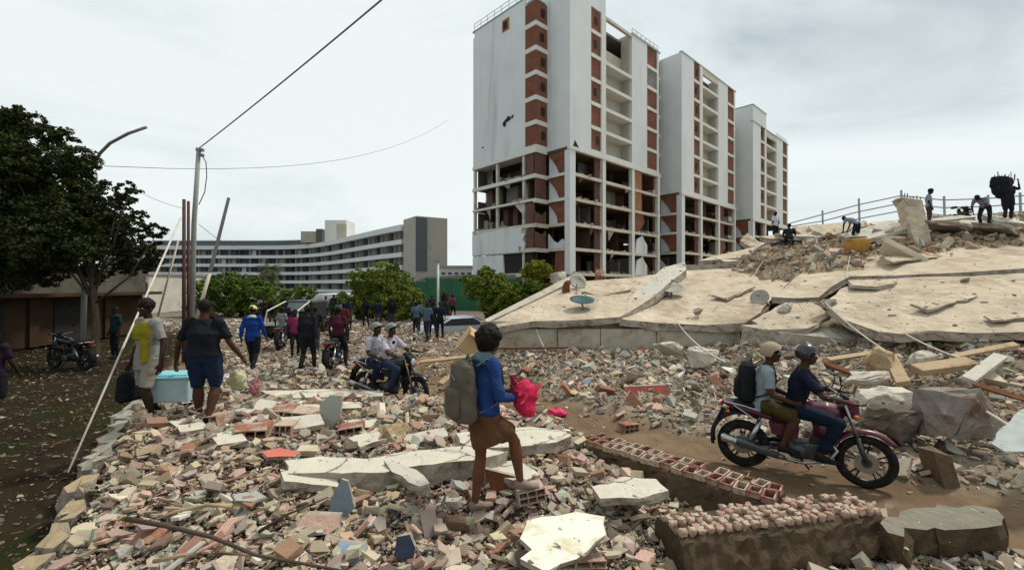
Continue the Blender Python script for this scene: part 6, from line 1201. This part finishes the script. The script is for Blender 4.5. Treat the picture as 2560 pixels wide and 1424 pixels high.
# ---------------- motorcycles ----------------
m_tyre = M('tyre', (.018,.017,.016), rough=.9, var=.3, vs=14, bump=.3, bs=60, dirt=(.10,.075,.05), ds=7, dth=.56)
m_rim = M('rim', (.03,.03,.032), rough=.4, metal=.5, bump=0); m_chrome = M('chrome', (.40,.41,.42), rough=.32, metal=.9, bump=0, var=.15, dirt=(.12,.10,.08), ds=9, dth=.55); m_eng = M('engine_metal', (.09,.09,.09), rough=.5, metal=.7, bump=.1); m_seat = M('seat_vinyl', (.014,.013,.013), rough=.55, bump=.1)
m_plast = M('black_plastic', (.015,.015,.016), rough=.4, bump=0); m_lamp = M('amber_lens', (.50,.12,.02), rough=.2, bump=0); m_lens = M('headlight_glass', (.35,.38,.4), rough=.1, bump=0, spec=.8)
def motorcycle(label, loc, rz, paint, scale=1):
    t = empty('motorcycle', loc, rz, label, 'motorcycle'); t.scale = (scale,)*3; R = .31; yr, yf = -.63, .67
    for y in (yr, yf):
        tw = .055 if y < 0 else .045; o = MB().torus((0,y,R), R-tw, tw, 'x', 34, 10).build('wheel', m_tyre, t, smooth=True)
        MB().torus((0,y,R), R-tw*2+.004, .016, 'x', 34, 6, flat=1.5).build('rim', m_rim, o); hub = MB().loft([(-.06,y,R),(.06,y,R)], [.055,.055], 14, side=(0,1,0)); hub.build('hub', m_eng, o)
        for k in range(5):
            a = 6.283*k/5+.3; c_, s_ = math.cos(a), math.sin(a)
            for e_ in (-.16, .16): MB().loft([(0,y+.05*math.cos(a),R+.05*math.sin(a)),(0,y+(R-.09)*math.cos(a+e_),R+(R-.09)*math.sin(a+e_))], [(.018,.012),(.014,.008)], 6, side=(1,0,0)).build('spoke', m_rim, o)
        MB().loft([(.045,y,R),(.052,y,R)], [.12,.12], 20, side=(0,1,0)).build('brake_disc', m_chrome, o)
    for s in (-1, 1):
        MB().tube([(s*.085,yf,R),(s*.085,yf-.09,.60)], .026, 10).build('fork_slider', m_eng, t, smooth=True); MB().tube([(s*.085,yf-.09,.60),(s*.085,.46,.98)], .017, 10).build('fork_tube', m_chrome, t, smooth=True)
        MB().tube([(s*.10,yr,R),(s*.09,-.05,.36)], .022, 8).build('swingarm', m_eng, t); MB().tube([(s*.12,yr+.05,R+.03),(s*.12,-.42,.66)], .013, 8).tube([(s*.12,yr+.07,R+.06),(s*.12,-.44,.62)], .03, 10).build('shock', m_chrome, t, smooth=True)
        MB().tube([(s*.03,.45,1.0),(s*.12,.42,1.06),(s*.25,.34,1.10),(s*.37,.26,1.08)], .011, 8).build('handlebar', m_chrome, t); MB().tube([(s*.27,.335,1.10),(s*.38,.255,1.08)], .018, 8).build('grip', m_plast, t); MB().tube([(s*.26,.37,1.09),(s*.37,.32,1.06)], .006, 6).build('lever', m_chrome, t)
        MB().tube([(s*.23,.36,1.10),(s*.27,.40,1.22),(s*.30,.39,1.28)], .007, 6).build('mirror_stem', m_plast, t); MB().ell((s*.33,.385,1.32), (.055,.012,.038)).build('mirror', m_plast, t, smooth=True)
        MB().ell((s*.15,.56,.86), (.035,.03,.025)).tube([(0,.55,.87),(s*.14,.56,.86)], .008, 5).build('indicator', m_lamp, t, smooth=True); MB().ell((s*.13,-.80,.74), (.03,.025,.022)).tube([(0,-.8,.74),(s*.12,-.8,.74)], .007, 5).build('indicator', m_lamp, t, smooth=True)
        MB().loft([(s*.12,.16,.62),(s*.16,.26,.66),(s*.13,.36,.74)], [(.02,.07),(.03,.09),(.015,.05)], 10, side=(1,0,0)).build('tank_shroud', paint, t, smooth=True)
        MB().prism([(s*.115,-.30,.52),(s*.115,-.02,.50),(s*.13,.0,.66),(s*.13,-.34,.68)], (s*.02,0,0)).build('side_panel', paint, t, bevel=.006)
        MB().tube([(s*.06,.0,.29),(s*.25,.02,.29)], .012, 6).build('footrest', m_plast, t); MB().tube([(s*.1,-.32,.38),(s*.24,-.28,.38)], .012, 6).build('footrest', m_plast, t)
        MB().tube([(s*.14,-.30,.76),(s*.15,-.62,.84),(s*.11,-.84,.86),(0,-.86,.86)], .011, 6).tube([(s*.14,-.52,.70),(s*.15,-.74,.84)], .009, 6).build('grab_rail', m_chrome, t)
        MB().tube([(s*.05,.46,.86),(s*.10,.20,.40),(s*.10,-.12,.30),(s*.10,-.22,.42)], .017, 8).build('frame_tube', m_plast, t)
    MB().tube([(0,.47,.93),(0,.30,.82),(0,-.30,.72),(0,-.80,.74)], .025, 8).build('frame_tube', m_plast, t)
    a0, a1 = math.radians(38), math.radians(178); m = MB(); vs = []; n = 16
    for i in range(n+1):
        a = a0 + (a1-a0)*i/n
        for w_, dr in ((-.062,-.025),(-.045,.012),(0,.022),(.045,.012),(.062,-.025)): vs.append((w_, yf + (R+.035+dr)*math.cos(a), R+.02+(R+.035+dr)*math.sin(a)))
    m.add(vs, [(i*5+j,(i+1)*5+j,(i+1)*5+j+1,i*5+j+1) for i in range(n) for j in range(4)]); o = m.build('front_fender', paint, t, smooth=True); so_ = o.modifiers.new('t','SOLIDIFY'); so_.thickness = .006
    m = MB(); vs = []; a0, a1 = math.radians(60), math.radians(195)
    for i in range(n+1):
        a = a0 + (a1-a0)*i/n
        for w_, dr in ((-.085,-.03),(-.06,.012),(0,.02),(.06,.012),(.085,-.03)): vs.append((w_, yr + (R+.07+dr)*math.cos(a), R+.05+(R+.07+dr)*math.sin(a)))
    m.add(vs, [(i*5+j,(i+1)*5+j,(i+1)*5+j+1,i*5+j+1) for i in range(n) for j in range(4)]); o = m.build('rear_fender', m_plast, t, smooth=True); so_ = o.modifiers.new('t','SOLIDIFY'); so_.thickness = .008
    remesh('fuel_tank', MB().loft([(0,-.06,.78),(0,.0,.82),(0,.14,.86),(0,.28,.87),(0,.38,.85),(0,.43,.82)], [(.05,.05),(.11,.085),(.155,.115),(.165,.12),(.13,.10),(.06,.06)], 18), .012, paint, t); MB().loft([(0,.20,.975),(0,.20,.99)], [.035,.033], 14).build('filler_cap', m_chrome, t)
    remesh('seat', MB().loft([(0,-.02,.80),(0,-.10,.80),(0,-.30,.80),(0,-.45,.84),(0,-.66,.86),(0,-.74,.85)], [(.08,.03),(.12,.05),(.145,.055),(.14,.055),(.12,.05),(.07,.03)], 16), .012, m_seat, t)
    remesh('tail', MB().loft([(0,-.30,.72),(0,-.55,.77),(0,-.80,.83),(0,-.88,.84)], [(.12,.06),(.12,.06),(.08,.045),(.04,.03)], 14), .012, paint, t); MB().ell((0,-.885,.81), (.06,.02,.03)).build('tail_light', M('tail_lens', (.35,.01,.01), rough=.2, bump=0), t, smooth=True)
    MB().obox((0,-.93,.60), (.17,.008,.13), Matrix.Rotation(-.25,3,'X')).build('plate', m_rim, t); MB().obox((0,-.90,.66), (.06,.05,.2), Matrix.Rotation(-.4,3,'X')).build('plate_holder', m_plast, t)
    m = MB(); m.ell((0,.53,.90), (.10,.085,.10)); m.obox((0,.50,.99), (.20,.10,.10), Matrix.Rotation(-.4,3,'X')); m.obox((0,.57,.90), (.19,.05,.18)); remesh('headlight_cowl', m, .012, paint if scale == 1 else m_plast, t, it=6)
    MB().ell((0,.605,.90), (.075,.02,.075)).build('headlight', m_lens, t, smooth=True); MB().obox((0,.46,1.055), (.19,.08,.05), Matrix.Rotation(-.5,3,'X')).build('instruments', m_plast, t, bevel=.01)
    e = MB(); e.obox((0,.04,.36), (.24,.30,.20)); e.ell((.13,-.02,.35), (.05,.11,.10)); e.ell((-.13,-.02,.35), (.05,.11,.10)); e.obox((0,.12,.42), (.2,.2,.1)); remesh('crankcase', e, .014, m_eng, t, it=4)
    Rc = Matrix.Rotation(-.35, 3, 'X'); cy = MB()
    for k in range(9): cy.obox(V3((0,.17,.44)) + Rc @ V3((0,0,.022*k)), (.16,.15,.010), Rc)
    cy.obox(V3((0,.17,.44)) + Rc @ V3((0,0,.09)), (.12,.11,.18), Rc); cy.build('cylinder', m_eng, t)
    MB().tube([(.07,.30,.50),(.10,.38,.42),(.11,.30,.28),(.13,.05,.22),(.14,-.20,.24)], .02, 9).build('exhaust_pipe', m_chrome, t, smooth=True); MB().loft([(.15,-.16,.25),(.165,-.24,.27),(.175,-.60,.35),(.18,-.86,.41),(.18,-.88,.41)], [.024,.042,.05,.052,.035], 14).build('muffler', m_chrome, t, smooth=True)
    MB().loft([(.215,-.22,.275),(.228,-.7,.385)], [(.008,.03),(.008,.035)], 8).build('heat_shield', m_eng, t)
    MB().prism([(-.12,-.05,.30),(-.12,-.60,.27),(-.12,-.66,.35),(-.12,-.05,.44)], (-.02,0,0)).build('chain_guard', m_plast, t); MB().tube([(-.1,-.05,.28),(-.2,.12,.04)], .012, 6).build('side_stand', m_plast, t)
    return t
paint1 = M('magenta_red_paint', (.08,.003,.022), rough=.36, dirt=(.06,.03,.03), ds=6, var=.08, bump=0, spec=.6); paint2 = M('black_paint', (.012,.014,.016), rough=.3, var=.1, bump=0, spec=.5)
motorcycle('dark red motorcycle with two riders on the muddy track at right', MC, MCR, paint1)
motorcycle('black motorcycle with two white shirted riders in mid street', BK, BKR, paint2, .98)
for (x, D, rz, lab) in ((838, 12.8, .1, 'dark motorcycle under the maroon shirted person'), (704, 17, .3, 'small dark motorcycle in front of the truck'), (175, 13.2, 1.3, 'motorcycle parked by the brown wall in the shade at left'), ):
    X = (x-1280)*D/F; src = [o for o in C.objects if o.get('label','').startswith('black motorcycle')][0]; o = copy_tree(src); o.location = (X, D, tz(X, D)); o.rotation_euler = (0,0,rz); o['label'] = lab; o['group'] = 'dark motorcycles down the street'
